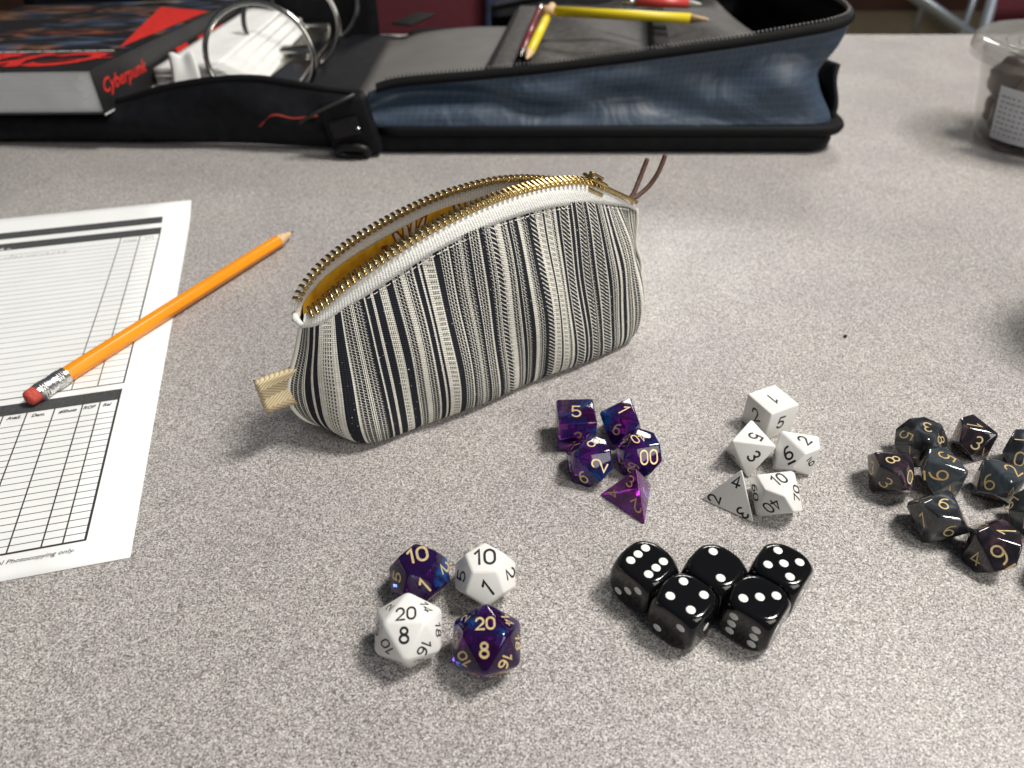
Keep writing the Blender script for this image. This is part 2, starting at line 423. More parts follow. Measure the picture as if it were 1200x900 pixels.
def make_die(kind, x, y, yaw, size, mat, inkm, label, group, nums, rest_nums, hgt, bold=None, bev=.045, stretch=1.0):
    bold = bold or INK_BOLD[inkm]
    V, Fs = rested(kind); V = V*size
    c, s = math.cos(yaw), math.sin(yaw); R = np.array([[c,-s,0],[s,c,0],[0,0,1]]); off = np.array([x, y, 0.0001])
    W = V@R.T+off
    root = empty(NAMES[kind], off, yaw); tag(root, label, 'die', group)
    me = mesh_of('body', V, Fs); bm = bmesh.new(); bm.from_mesh(me); bmesh.ops.recalc_face_normals(bm, faces=bm.faces)
    bmesh.ops.bevel(bm, geom=bm.edges[:], offset=size*bev, segments=3, profile=.5, affect='EDGES'); bm.to_mesh(me); bm.free()
    me.polygons.foreach_set('use_smooth', [True]*len(me.polygons)); me.set_sharp_from_angle(angle=math.radians(18))
    link('body', me, root, MATS[mat])
    used = set()
    frames = [face_frame(W, f) for f in Fs]
    def put(txt, o, n, up, h):
        tv, tf = digits_mesh(txt, bold); up = up-n*(up@n); up /= np.linalg.norm(up); rt = np.cross(up, n)
        P = o+n*2.5e-5+(tv[:, :1]*rt*.88+tv[:, 1:2]*up*stretch+tv[:, 2:3]*n)*h
        L = (P-off)@R
        link('numeral', mesh_of('numeral', L, tf), root, MATS[inkm])
    for it in nums:
        txt, px, py, ang = it[:4]; h = it[4] if len(it) > 4 else hgt
        d = ray(px, py); best = None
        for i, (cc, n) in enumerate(frames):
            if d@n >= 0: continue
            P = CAM+d*(((cc-CAM)@n)/(d@n))
            if all((P-q)@m <= 3e-5 for q, m in frames): best = (i, P, n); break
        if best is None:
            vis = [(np.linalg.norm(to_px(cc)-np.array([px, py])), i) for i, (cc, n) in enumerate(frames) if n@(CAM-cc) > 0]
            i = min(vis)[1]; best = (i, frames[i][0], frames[i][1])
        i, P, n = best
        a = math.radians(ang); q = at_plane(px+2*math.sin(a), py-2*math.cos(a), P, n); p0 = at_plane(px, py, P, n)
        put(txt, P, n, q-p0, h); used.add(i)
    rn = list(rest_nums)
    for i, (cc, n) in enumerate(frames):
        if i in used or i == 0 or not rn: continue
        up = W[Fs[i][0]]-cc
        put(rn.pop(0), cc, n, up, hgt)
    return root

GP = 'purple dice gathered beside the pouch'; GW = 'white dice in a loose cluster'; GK = 'smoky dark ten-sided dice in a heap'
G4 = 'four large dice in front of the pouch'
# --- purple set
make_die('d6', .02483, .22024, 3.1816, .01470, 'die_purple', 'ink_gold', 'translucent purple cube die with a gold 5 on top', GP,
         [('5', 675, 482, -2, .0068), ('3', 677, 513, 0, .0062)], '1246', .0062, bev=.07)
make_die('d8', .04310, .22177, 3.5014, .01640, 'die_purple_b', 'ink_gold', 'translucent purple eight-sided die with a gold 1 up, touching the purple 40 die', GP,
         [('1', 731, 480, 62, .0062), ('6', 723, 503, 20)], '23457', .0050)
make_die('d10', .02863, .20071, .0174, .02109, 'die_purple_c', 'ink_gold', 'translucent purple ten-sided die showing gold 8 and 2', GP,
         [('8', 695.7, 518.7, 62, .0056), ('2', 702, 545, -62, .0062), ('6', 683.5, 559, -20, .0058)], '0134579', .0055)
make_die('d10', .04734, .20451, .0372, .02036, 'die_purple_b', 'ink_gold', 'translucent purple ten-sided die numbered in tens showing gold 40 and 00', GP,
         [('40', 748.5, 513.4, 142, .0042), ('00', 760.5, 535.6, -3, .0052)], ['10', '20', '30', '50', '60', '70', '80'], .0040, stretch=1.1)
make_die('d4', .04340, .18682, 4.1910, .02080, 'die_purple_bright', 'ink_dull_gold', 'translucent purple pyramid die marked 3, 4 and 2 in gold', GP,
         [('3', 738.5, 564, 25, .0048), ('4', 718, 578.5, -92, .0048), ('2', 746, 593, 153, .0052)], '12', .005, bev=.03)
# --- white set
make_die('d6', .10299, .22791, 2.0236, .01420, 'die_white', 'ink_black', 'white cube die with a black 1 on top', GW,
         [('1', 905.5, 467.4, 130, .0060), ('5', 915, 495, 20, .0062), ('2', 885.5, 486, -12, .0060)], '346', .0060, bev=.05)
make_die('d8', .09010, .20759, 5.8359, .01629, 'die_white', 'ink_black', 'white eight-sided die showing black 5 and 3', GW,
         [('5', 885.5, 511.8, 112, .0056), ('3', 883.4, 534.4, 57, .0054), ('1', 858, 534, 130, .005)], '24678', .0050, bev=.035)
make_die('d10', .10637, .20451, 4.9615, .02120, 'die_white', 'ink_black', 'white ten-sided die showing single black 2 and 6', GW,
         [('2', 942.5, 516, -60, .0054), ('6_', 923.5, 531, -22, .0056), ('9_', 950.5, 542, 150, .0044)], '0134578', .0050, bev=.035)
make_die('d10', .09314, .18363, 3.1207, .02150, 'die_white', 'ink_black', 'white ten-sided die numbered in tens showing black 10 and 40', GW,
         [('10', 913, 561.4, -46, .0050), ('70', 933.4, 578.3, -66, .0044), ('40', 905, 593, 135, .0048), ('60', 885, 577, 95, .0044)], ['00', '20', '30', '50', '80', '90'], .0040, bev=.035)
make_die('d4', .08021, .18672, 2.2695, .02026, 'die_white', 'ink_black', 'white pyramid die marked 4, 2 and 3 in black', GW,
         [('4', 863, 564.5, 17, .0050), ('2', 836.8, 584.5, -68, .0050), ('3', 870.5, 601, 133, .0050)], '12', .005, bev=.03)
# --- the four large dice
make_die('d12', -.02919, .14825, 5.9442, .02000, 'die_purple_b', 'ink_gold', 'translucent purple twelve-sided die showing gold 10 on top', G4,
         [('10', 489.5, 650, -12, .0060), ('1', 497.5, 686, -42, .0056), ('5', 465, 676, -60, .0050), ('2', 521.5, 665, 62, .0054)], ['3', '4', '6', '7', '8', '9', '11'], .0055, bold=.155)
make_die('d12', -.00844, .14783, .7346, .02060, 'die_white', 'ink_black', 'white twelve-sided die showing black 10 on top', G4,
         [('10', 568.5, 652.5, -2, .0062), ('1', 571.5, 689, -37, .0060), ('5', 540.5, 675, -66, .0056), ('2', 598.5, 671.5, 64, .0056)], ['3', '4', '6', '7', '8', '9', '11'], .0055, bold=.145)
make_die('d20', -.03036, .12741, 4.6166, .01843, 'die_white', 'ink_black', 'white twenty-sided die showing black 20 and 8', G4,
         [('20', 475.5, 719, 0, .0045), ('8', 473.5, 744.5, 0, .0049), ('10', 453.5, 757.5, -117, .0040), ('16', 497, 759.5, 110, .0040), ('2', 456.5, 712, -72, .0038), ('14', 499.5, 711.5, 92, .0038), ('18', 513.5, 738, 90, .0038)],
         ['12', '1', '3', '5', '7', '9', '11', '13', '15', '17', '19', '4'], .0040, bold=.15)
make_die('d20', -.00738, .12330, 2.4829, .01870, 'die_purple_c', 'ink_gold', 'translucent purple twenty-sided die showing gold 20 and 8', G4,
         [('20', 568.5, 730.5, -2, .0043), ('8', 567.5, 762, 0, .0046), ('10', 544, 772, -117, .0040), ('16', 592, 775, 110, .0040), ('2', 545, 724.5, -72, .0038), ('14', 594.5, 726.5, 92, .0038), ('18', 606.5, 753, 90, .0038)],
         ['12', '1', '3', '5', '7', '9', '11', '13', '15', '17', '19', '4'], .0040, bold=.155)
# --- the heap of dark ten-sided dice
K = [(.15649, .21125, .6309, .02009, 'die_smoke', [('5', 1062, 510, 110), ('3', 1087.5, 500.6, 170)], 'smoky dark ten-sided die with gold 5 and 3 behind the 8 die', 'ink_gold'),
     (.17804, .21381, 1.7416, .01900, 'die_smoke_red', [('1', 1142, 498, 100, .0056), ('3', 1145, 519, 35)], 'wine-tinged dark ten-sided die with gold 1 and 3 behind the reflection-tinted dice', 'ink_gold'),
     (.19300, .20500, 1.3255, .01960, 'die_smoke', [('1', 1198, 515, 95), ('0', 1195, 538, 15)], 'smoky dark ten-sided die with gold 0 half behind the reflection-tinted die with 6 and 2', 'ink_gold'),
     (.13824, .19410, 2.8864, .02080, 'die_smoke_red', [('8', 1046.5, 538.5, 75), ('3', 1038, 565.5, 62), ('0', 1066.5, 559, 12)], 'dark ten-sided die with gold 8, 3 and 0 facing the white dice', 'ink_gold'),
     (.15686, .19395, 1.5631, .02060, 'die_reflection_tint', [('5', 1109.5, 535, 115, .0060), ('9_', 1100, 557, 90, .0064)], 'dark ten-sided die with painted grey reflection, copper 5 and 9 amid the dark heap', 'ink_dull_gold'),
     (.17549, .19046, 4.7770, .01995, 'die_reflection_tint', [('6', 1159, 565, -10, .0060), ('2', 1187, 551, -58, .0060)], 'dark ten-sided die with painted grey reflection, turned to copper 6 and 2 beside the tilted 5', 'ink_dull_gold'),
     (.14583, .17294, 3.4529, .02169, 'die_smoke', [('6', 1106.4, 590, 12), ('6', 1113, 622, 30), ('1', 1081, 609, -8)], 'smoky dark ten-sided die with two gold sixes below the reflection-tinted 5', 'ink_gold'),
     (.15789, .16055, 5.6460, .02053, 'die_smoke_red', [('1', 1180, 623, -88, .0062), ('9_', 1172, 650, -40, .0066), ('4', 1143, 654, 10)], 'wine-tinged dark ten-sided die with gold 1 above a large underlined 9', 'ink_gold'),
     (.18250, .17500, .35, .02020, 'die_reflection_tint', [('5', 1184, 590, 45)], 'dark ten-sided die with painted grey reflection, one tilted gold 5 next to the underlined 9', 'ink_gold'),
     (.17700, .15050, 2.2, .02020, 'die_smoke', [], 'smoky dark ten-sided die lying in the shadow of the underlined 9 die', 'ink_gold')]
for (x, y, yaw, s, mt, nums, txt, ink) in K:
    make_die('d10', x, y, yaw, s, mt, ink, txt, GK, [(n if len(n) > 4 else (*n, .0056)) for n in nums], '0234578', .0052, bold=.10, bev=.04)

# --- black pip dice (rounded)
def pip_mesh():
    n = 20; V = []; Fs = []; r = .13; Rs = 1.40
    for ax in range(3):
        for sg in (-1, 1):
            b = len(V)
            for i in range(n+1):
                for j in range(n+1):
                    u = math.tan((-1+2*i/n)*math.pi/4); v = math.tan((-1+2*j/n)*math.pi/4)
                    p = [0, 0, 0]; p[ax] = sg; p[(ax+1) % 3] = u; p[(ax+2) % 3] = v
                    p = np.array(p, float); q = np.clip(p, -(1-r), 1-r); d = p-q; l = np.linalg.norm(d); p = q+d/l*r
                    l = np.linalg.norm(p)
                    if l > Rs-.06: p = p/l*(Rs-.06*math.exp(-(l-Rs+.06)/.06))
                    V.append(p/2)
            for i in range(n):
                for j in range(n):
                    a = b+i*(n+1)+j; q = (a, a+n+1, a+n+2, a+1); Fs.append(q if sg > 0 else q[::-1])
    me = mesh_of('body', V, Fs, True); bm = bmesh.new(); bm.from_mesh(me); bmesh.ops.remove_doubles(bm, verts=bm.verts, dist=1e-4)
    bmesh.ops.recalc_face_normals(bm, faces=bm.faces); bm.to_mesh(me); bm.free()
    me.polygons.foreach_set('use_smooth', [True]*len(me.polygons)); me.materials.append(MATS['die_black']); return me
PIPB = pip_mesh()
def disc_mesh():
    m = MB(); m.lathe([(.0001, .006), (.05, .006), (.080, .004), (.098, -.004)], 20); me = mesh_of('pip', m.V, m.F, True); me.materials.append(MATS['pip_white']); return me
DISC = disc_mesh()
LAY = {1: [(0, 0)], 2: [(-1, -1), (1, 1)], 3: [(-1, -1), (0, 0), (1, 1)], 4: [(-1, -1), (1, 1), (-1, 1), (1, -1)], 5: [(-1, -1), (1, 1), (-1, 1), (1, -1), (0, 0)], 6: [(-1, -1), (-1, 0), (-1, 1), (1, -1), (1, 0), (1, 1)]}
def pip_die(x, y, yawdeg, top, frontleft, frontright, label, flip=(0, 0, 0)):
    S = .0158; root = empty('pip_die', (x, y, S/2+.0001), math.radians(yawdeg)); tag(root, label, 'die', 'black pip dice pushed together')
    b = link('body', PIPB, root); b.scale = (S, S, S)
    # local -x face looks front-left, -y face looks front-right when yaw is near 45 degrees
    faces = {(0, 0, 1): (top, flip[0]), (-1, 0, 0): (frontleft, flip[1]), (0, -1, 0): (frontright, flip[2]), (1, 0, 0): (7-frontleft, 0), (0, 1, 0): (7-frontright, 0)}
    for nrm, (k, fl) in faces.items():
        n = Vector(nrm); a = Vector((0, 1, 0)) if abs(n.z) > .5 else Vector((0, 0, 1)); bb = n.cross(a)
        for (i, j) in LAY[k]:
            if fl: i, j = -j, i
            p = (n*.5+(a*i+bb*j)*.2245)*S
            d = link('pip', DISC, root); d.location = p; d.rotation_mode = 'QUATERNION'; d.rotation_quaternion = n.to_track_quat('Z', 'Y'); d.scale = (S, S, S)
pip_die(.04169, .14751, 42.5, 6, 3, 5, 'glossy black pip die with white six on top', (0, 1, 0))
pip_die(.06296, .14613, 46, 2, 4, 1, 'glossy black pip die with white two on top', (1, 0, 0))
pip_die(.08370, .14657, 50, 5, 4, 1, 'glossy black pip die with white five on top', (0, 0, 0))
pip_die(.05177, .13487, 47, 4, 2, 1, 'glossy black pip die with white four on top', (0, 1, 0))
pip_die(.07315, .13432, 50, 3, 6, 2, 'glossy black pip die with white three on top', (0, 1, 0))

# ------------------------------------------------------------------ printed sheet
pr_br, pr_tr = at_z(153, 654), at_z(226.5, 241.4)
qv = pr_tr-pr_br; QL = .279; qv /= np.linalg.norm(qv); pv = np.array([-qv[1], qv[0], 0])       # pv points left along the bottom edge
ANG = math.atan2(qv[1], qv[0])-math.pi/2
sheet = empty('printed_sheet', (*pr_br[:2], 0), ANG); tag(sheet, 'white printed form sheet with ruled tables lying under the orange pencil', 'paper sheet')
def zc(q): return .00035+(.0035*((q-.245)/.034)**2 if q > .245 else 0)+.0005*math.sin(q*17)**2
def shp(px, py):                                                     # pixel -> (left, up) on the sheet
    g = at_z(px, py)-pr_br; return g@pv, g@qv
W_ = .2159
def sheet_pt(p, q, dz=0): return (-p, q, zc(q)+dz)
m = MB(); m.grid(lambda a, b: sheet_pt(W_*(1-a), QL*b), 8, 60)
solidify(m.build('page', MATS['paper'], sheet, smooth=True), .00012)
lines = MB(); thin = MB(); bars = MB(); faint = MB()
def strip(mb, a, b, w, n=12):
    a = np.array(a); b = np.array(b); d = (b-a)/np.linalg.norm(b-a); t = np.array([-d[1], d[0]])*w/2
    for i in range(n):
        p, q = a+(b-a)*i/n, a+(b-a)*(i+1)/n
        mb.add([sheet_pt(*(p+t), 6e-5), sheet_pt(*(q+t), 6e-5), sheet_pt(*(q-t), 6e-5), sheet_pt(*(p-t), 6e-5)], [(0, 1, 2, 3)])
def block(mb, p0, p1, q0, q1, dz=6e-5):
    V = [sheet_pt(p, q, dz) for q in (q0, q1) for p in (p0, p1)]; MB().add(V, [(0, 1, 3, 2)]).build('heading_bar', MATS['print_grey'], sheet)
PL = .200
# lower table
rb_p = (shp(143.5, 457.5)[0]+shp(99.7, 633.6)[0])/2; q_top = shp(143.4, 457.3)[1]; q_band = shp(139, 470)[1]; q_bot = shp(99.7, 633.6)[1]
block(bars, rb_p, PL, q_band, q_top)
strip(lines, (rb_p, q_top), (rb_p, q_bot), .0009); strip(lines, (rb_p-.0004, q_bot), (PL, q_bot), .0009)
cols = [shp(*c)[0] for c in ((118.7, 472), (98, 476), (65.3, 480.7), (32.7, 486), (5.3, 488.7))]
for c in cols: strip(lines, (c, q_band), (c, q_bot), .00055)
q_h = shp(137, 483.5)[1]
for i in range(20): q = q_h+(q_bot-q_h)*i/20; strip(thin, (rb_p, q), (PL, q), .00032)
# upper table
rb2 = (shp(189, 269)[0]+shp(146, 450)[0])/2; q2b = shp(146, 450)[1]
b1 = (shp(190, 257.5)[1], shp(189.5, 263.5)[1]); b2 = (shp(189, 268)[1], shp(188.4, 275.3)[1])
block(bars, rb2, PL, b1[1], b1[0]); block(bars, rb2, PL, b2[1], b2[0])
strip(lines, (rb2, b2[0]), (rb2, q2b), .0007, 24); strip(lines, (rb2-.0003, q2b), (PL, q2b), .0006)
for c in ((142, 281, 85, 458), (164, 278, 116.5, 453.5)):
    p = (shp(*c[:2])[0]+shp(*c[2:])[0])/2; strip(lines, (p, b2[1]), (p, q2b), .00045, 24)
q2h = shp(187, 281)[1]
for i in range(30): q = q2h+(q2b-q2h)*i/30; strip(faint, (rb2, q), (PL, q), .0004)
lines.build('table_rules', MATS['print_ink'], sheet); thin.build('row_rules', MATS['print_ink'], sheet)
faint.build('list_rules', MATS['print_faint'], sheet)
def sheet_text(s, px, py, h, mat, bold=.03, shear=.25, right=False, wx=1.15, dz=9e-5, name='lettering'):
    tv, tf = text_mesh(s, bold, shear); p, q = shp(px, py); w = np.ptp(tv[:, 0])*h*wx
    if right: p = p+w/2
    V = [sheet_pt(p-t[0]*h*wx, q+t[1]*h, dz) for t in tv]
    link(name, mesh_of(name, V, tf), sheet, MATS[mat])
for s, px, py in (('Avail.', 17, 491.5), ('Dam.', 46, 488), ('#Shots', 80.5, 483.5), ('ROF', 106, 479), ('Rel', 126.5, 476)): sheet_text(s, px, py, .0019, 'print_ink', .035, wx=.92)
sheet_text('Personal Photocopying only.', 88, 646, .0019, 'print_ink', .010, .2, right=True, wx=1.05)
sheet_text('GEAR', 15, 291.3, .0042, 'paper', .04, .2, right=True, wx=1.5)
for s, px, py in (('Cost', 153, 283), ('Wt', 176, 279.5)): sheet_text(s, px, py, .0024, 'graphite_writing', .02)
sheet_text('of Lubricant', 82, 295, .0042, 'graphite_writing', -.012, .3, right=True, wx=1.9, name='handwriting')

# ------------------------------------------------------------------ pencil
pa, pb = at_z(33.5, 468, .0042), at_z(344, 272.5, .0039)
ax = pb-pa; PLn = np.linalg.norm(ax); yaw = math.atan2(ax[1], ax[0])
pen = empty('pencil', (pa[0], pa[1], .00445), yaw); tag(pen, 'orange hexagonal pencil with red eraser lying across the printed sheet', 'pencil')
RP = .0036
def hexring(x, r): return [(x, r*math.cos(math.pi/3*k), r*math.sin(math.pi/3*k)) for k in range(6)]
L0, L1, L2, L3 = .017, PLn-.0125, PLn-.0025, PLn
m = MB(); n_ = 12
V = []; Fs = []
body = hexring(L0, RP)+hexring(L1, RP)
m.add(body, [(k, (k+1) % 6, 6+(k+1) % 6, 6+k) for k in range(6)]+[tuple(range(6))[::-1], tuple(range(6, 12))])
m.build('barrel', MATS['pencil_paint'], pen, bevel=.0005)
m = MB(); ring = []
NN = 24
def cr(x, r): return [(x, r*math.cos(2*math.pi*k/NN), r*math.sin(2*math.pi*k/NN)) for k in range(NN)]
def lathe_x(prof, mat, name, parent):
    V = []; Fs = []
    for x, r in prof: V += cr(x, r)
    for i in range(len(prof)-1): Fs += [(i*NN+k, i*NN+(k+1) % NN, (i+1)*NN+(k+1) % NN, (i+1)*NN+k) for k in range(NN)]
    Fs += [tuple(range(NN))[::-1], tuple((len(prof)-1)*NN+k for k in range(NN))]
    o = link(name, mesh_of(name, V, Fs, True), parent, mat); o.data.set_sharp_from_angle(angle=math.radians(40)); return o
lathe_x([(L1-.0008, RP*.97), (L1+.0005, RP*.93), (L2, .00105)], MATS['pencil_wood'], 'wood_cone', pen)
lathe_x([(L2-.0001, .00104), (L3-.0004, .0004), (L3, .00015)], MATS['graphite'], 'graphite_tip', pen)
pf = []
for i in range(29):
    x = .0040+i*(.0140/28); r = .0038+(.00022 if (i in (3, 5, 7, 19, 21, 23)) else 0)+(-.0001 if i in (12, 13, 14) else 0); pf.append((x, r))
lathe_x(pf, MATS['ferrule_metal'], 'ferrule', pen)
lathe_x([(-.0008, .0018), (-.0003, .0029), (.0006, .0034), (.0045, .0035)], MATS['eraser_rubber'], 'eraser', pen)

# ------------------------------------------------------------------ zip pouch
PA, PB = at_z(440, 524), at_z(738, 404)
pe = (PB-PA)/np.linalg.norm(PB-PA); pn = np.array([-pe[1], pe[0], 0]); pyaw = math.atan2(pe[1], pe[0])
pouch = empty('zip_pouch', (PA[0], PA[1], .0002), pyaw); tag(pouch, 'striped cream and navy fabric zip pouch standing half open', 'pouch')
def loc(px, py, v):                                                   # pixel on the vertical plane v behind the front edge -> local point (u, v, w)
    P = at_plane(px, py, PA+pn*v, pn); g = P-PA; return np.array([g@pe, v, P[2]])
mm_ = .001
edge_f = [loc(351, 381, .018), loc(380, 373, .0135), loc(455, 325, .0090), loc(505, 293.5, .0080), loc(555, 269, .0085), loc(605, 250, .0105), loc(650, 239, .0125), loc(695, 236, .0155), loc(732, 239, .0175), loc(746, 245, .020)]
teeth_f = [loc(357, 369, .018), loc(375, 356, .0165), loc(405, 331, .014), loc(455, 296, .012), loc(505, 265.5, .012), loc(552, 242, .013), loc(600, 224, .015), loc(648, 213, .0175), loc(690, 213, .0185), loc(735, 233, .019)]
teeth_b = [loc(346, 358, .020), loc(356, 338, .0225), loc(380, 309.5, .025), loc(420, 279, .027), loc(470, 250.5, .027), loc(520, 228.5, .0260), loc(575, 213, .0240), loc(615, 209, .0220), loc(650, 211, .0200), loc(690, 213, .0195), loc(735, 233, .0195)]
edge_b = [p+np.array([0, .0035, -.0085]) for p in teeth_b]; edge_b[0] = edge_f[0]+np.array([0, .001, 0]); edge_b[-1] = edge_f[-1].copy()
NS, NT = 840, 36
EF = resample(catmull(edge_f, 200), NS); EB = resample(catmull(edge_b, 200), NS)
def base_half(front, n):
    out = []
    for i in range(401):
        th = math.pi+math.pi*i/400; c, s = math.cos(th), math.sin(th); e = 2/5.6 if c < 0 else 2/11.0
        u = .064+(.068 if c < 0 else .0665)*math.copysign(abs(c)**e, c); v = .019+.019*math.copysign(abs(s)**e, s)
        out.append((u, v if front else .038-v, .0008))
    return resample(out, n)
BFr = base_half(True, NS); BBk = base_half(False, NS)
rnd = random.Random(4)
def wrinkle(s, t):
    w = .0012*math.sin(7*s*math.pi+2.2*t)*math.sin(math.pi*t)+.0007*math.sin(19*s+6*t)+.0005*math.sin(31*s-9*t)*math.sin(math.pi*t)
    e = max(0, (s-.80)/.20); w += .0013*e*math.sin(75*s+3*math.sin(5*t))*math.sin(math.pi*min(1, t*1.05))**.6*(.35+.65*t)
    e = max(0, (.12-s)/.12); w += .0008*e*math.sin(60*s+5*t)
    return w
def panel(front, i, t, inset=0.0):
    s = i/NS; B = (BFr if front else BBk)[i]; T = (EF if front else EB)[i]; D = (BFr if front else BBk)
    a, b = D[max(0, i-8)], D[min(NS, i+8)]; d = b-a; nrm = np.array([d[1], -d[0], 0])*(1 if front else -1); nrm /= np.linalg.norm(nrm)+1e-12
    endw = abs(2*s-1)**7
    bul = (.0062+(.0075 if s < .5 else .0036)*endw)*math.sin(math.pi*t**.62)**.9
    P = B*(1-t)+T*t
    P = P+nrm*(bul+wrinkle(s, t)*(1 if t > .02 else 0)-inset)
    if s > .5: P[0] += .0055*endw*(1-t)**1.2*min(1, t/.10)
    P[2] = B[2]+(T[2]-B[2])*(t**1.06)
    if inset: P[2] += inset*(1-t)
    return P
# stripe plan across the cloth, widths in millimetres: W cream, S solid navy, D dashed twill, H hatched twill, P sparse dots
PLAN = ("D2.8 W.4 S1.2 W.5 S.9 W2.2 P2.2 W1.4 S1.4 W.3 D2.4 W.3 D2.4 S.8 W.5 S1.3 W.7 S1.5 W.3 P1.4 W.7 S1.7 W.3 D1.8 W2.4 D2.2 W.3 S1.2 W.5 S.6 W1.9 P2.1 W.6 S1.5 W.2 "
        "D2.4 W.25 S.5 D2.6 W.3 D1.8 S.7 W.3 D2.4 W.3 S1.1 D1.8 W.4 H1.6 P.9 W2.0 D1.9 W.3 S.8 D1.6 S1.0 W2.0 D2.0 S1.0 H2.2 W1.0 P1.4 W.4 S.6 W.4 P1.8 W.5 D1.2 W1.3 S.9 W.3 H2.8 W.3 S1.1 W.4 S1.2 "
        "W.3 H2.0 D1.4 S.8 W.4 H3.0 W.3 S.9 D1.6 W.4 S.7 W.7 S1.1 W.4 D1.4 W.4 D1.8 W.7 S1.0 W.5 D2.4 W.3 D1.6 W.5 S.8 W.6 D2.0 W.4 S.9 W.4").split()
seq = []
for it in PLAN:
    k_, w_ = it[0], float(it[1:])
    seq.append((k_, w_*.62 if k_ == 'W' and w_ > 1.2 else w_*.8 if k_ == 'P' else w_*1.2 if k_ == 'S' else w_*1.25 if k_ == 'W' and w_ < .35 else w_))
tot = sum(w for _, w in seq); LEN = 178.0
def stripe_code(s):
    x = (s*tot) % tot
    for k, w in seq:
        if x < w: return 'WSDHP'.index(k)
        x -= w
    return 0
def cloth_mesh(front):
    V = [panel(front, i, j/NT) for j in range(NT+1) for i in range(NS+1)]; Fs = []; code = []; uv = []
    for j in range(NT):
        for i in range(NS):
            a = j*(NS+1)+i; q = (a, a+1, a+NS+2, a+NS+1)
            q = q if front else q[::-1]; Fs.append(q); code.append(float(stripe_code((i+.5)/NS if front else 1-(i+.5)/NS)))
            for k in q: uv += [(k % (NS+1))/NS*LEN, (k//(NS+1))/NT*68]
    me = mesh_of('panel', V, Fs, True)
    at = me.attributes.new('stripe', 'FLOAT', 'FACE'); at.data.foreach_set('value', code)
    ul = me.uv_layers.new(name='cloth'); ul.data.foreach_set('uv', uv)
    return me
def stripe_cloth():
    m = pbr('stripe_cloth', (.7, .68, .6), .88); nt, b = nodes_of(m)
    at = nt.nodes.new('ShaderNodeAttribute'); at.attribute_name = 'stripe'
    uvn = nt.nodes.new('ShaderNodeUVMap'); uvn.uv_map = 'cloth'
    sx = nt.nodes.new('ShaderNodeSeparateXYZ'); nt.links.new(uvn.outputs[0], sx.inputs[0]); U, Vv = sx.outputs[0], sx.outputs[1]
    code = at.outputs['Fac']
    def is_(k): return math_(nt, 'COMPARE', code, float(k), .3)
    fr = lambda x: math_(nt, 'FRACT', x)
    dash = math_(nt, 'LESS_THAN', fr(math_(nt, 'ADD', math_(nt, 'MULTIPLY', Vv, .80), math_(nt, 'MULTIPLY', U, .75))), .84)
    colgap = math_(nt, 'GREATER_THAN', fr(math_(nt, 'MULTIPLY', U, .8)), .20)
    D = math_(nt, 'MULTIPLY', dash, colgap)
    H = math_(nt, 'LESS_THAN', fr(math_(nt, 'ADD', math_(nt, 'MULTIPLY', Vv, .62), math_(nt, 'MULTIPLY', U, .45))), .72)
    dots = math_(nt, 'LESS_THAN', fr(math_(nt, 'ADD', math_(nt, 'MULTIPLY', Vv, .55), math_(nt, 'MULTIPLY', U, .2))), .60)
    cg2 = math_(nt, 'GREATER_THAN', fr(math_(nt, 'MULTIPLY', U, 1.4)), .56)
    Pp = math_(nt, 'MULTIPLY', dots, cg2)
    nz = nt.nodes.new('ShaderNodeTexNoise'); nz.inputs['Scale'].default_value = .9; nz.inputs['Detail'].default_value = 2; nt.links.new(uvn.outputs[0], nz.inputs['Vector'])
    Sx = math_(nt, 'MULTIPLY', math_(nt, 'LESS_THAN', nz.outputs['Fac'], .72), 1.0)
    dark = math_(nt, 'ADD', math_(nt, 'ADD', math_(nt, 'MULTIPLY', is_(1), Sx), math_(nt, 'MULTIPLY', is_(2), D)), math_(nt, 'ADD', math_(nt, 'MULTIPLY', is_(3), H), math_(nt, 'MULTIPLY', is_(4), Pp)))
    n2 = nt.nodes.new('ShaderNodeTexNoise'); n2.inputs['Scale'].default_value = .35; n2.inputs['Detail'].default_value = 4; nt.links.new(uvn.outputs[0], n2.inputs['Vector'])
    cr_ = ramp(nt, [(.35, (.74, .71, .61)), (.65, (.86, .84, .77))]); nt.links.new(n2.outputs['Fac'], cr_.inputs[0])
    nt.links.new(mixc(nt, dark, cr_.outputs[0], (.007, .009, .017)), b.inputs['Base Color'])
    # weave
    wv = math_(nt, 'ADD', math_(nt, 'SINE', math_(nt, 'MULTIPLY', U, 9.0)), math_(nt, 'SINE', math_(nt, 'ADD', math_(nt, 'MULTIPLY', Vv, 8.0), math_(nt, 'MULTIPLY', U, 3.0))))
    bp = nt.nodes.new('ShaderNodeBump'); bp.inputs['Strength'].default_value = .45; bp.inputs['Distance'].default_value = .0003
    nt.links.new(wv, bp.inputs['Height']); nt.links.new(bp.outputs[0], b.inputs['Normal'])
    return m
stripe_cloth()
for fr_ in (True, False):
    link('front_panel' if fr_ else 'back_panel', cloth_mesh(fr_), pouch, MATS['stripe_cloth'])
m = MB(); ring = [BFr[i] for i in range(0, NS+1, 12)]+[BBk[i] for i in range(NS-12, 0, -12)]
m.add(ring+[np.array([.064, .019, .0008])], [(i, (i+1) % len(ring), len(ring)) for i in range(len(ring))]); m.build('base_panel', MATS['stripe_cloth'], pouch)
# seam welts where the front and back meet at each end
for i0, nm in ((0, 'left'), (NS, 'right')):
    pts = [(panel(True, i0, t)+panel(False, i0, t))/2 for t in np.linspace(0, 1, 24)]
    MB().tube(pts, .0009, 8).build('end_seam', MATS['stripe_cloth'], pouch, smooth=True)
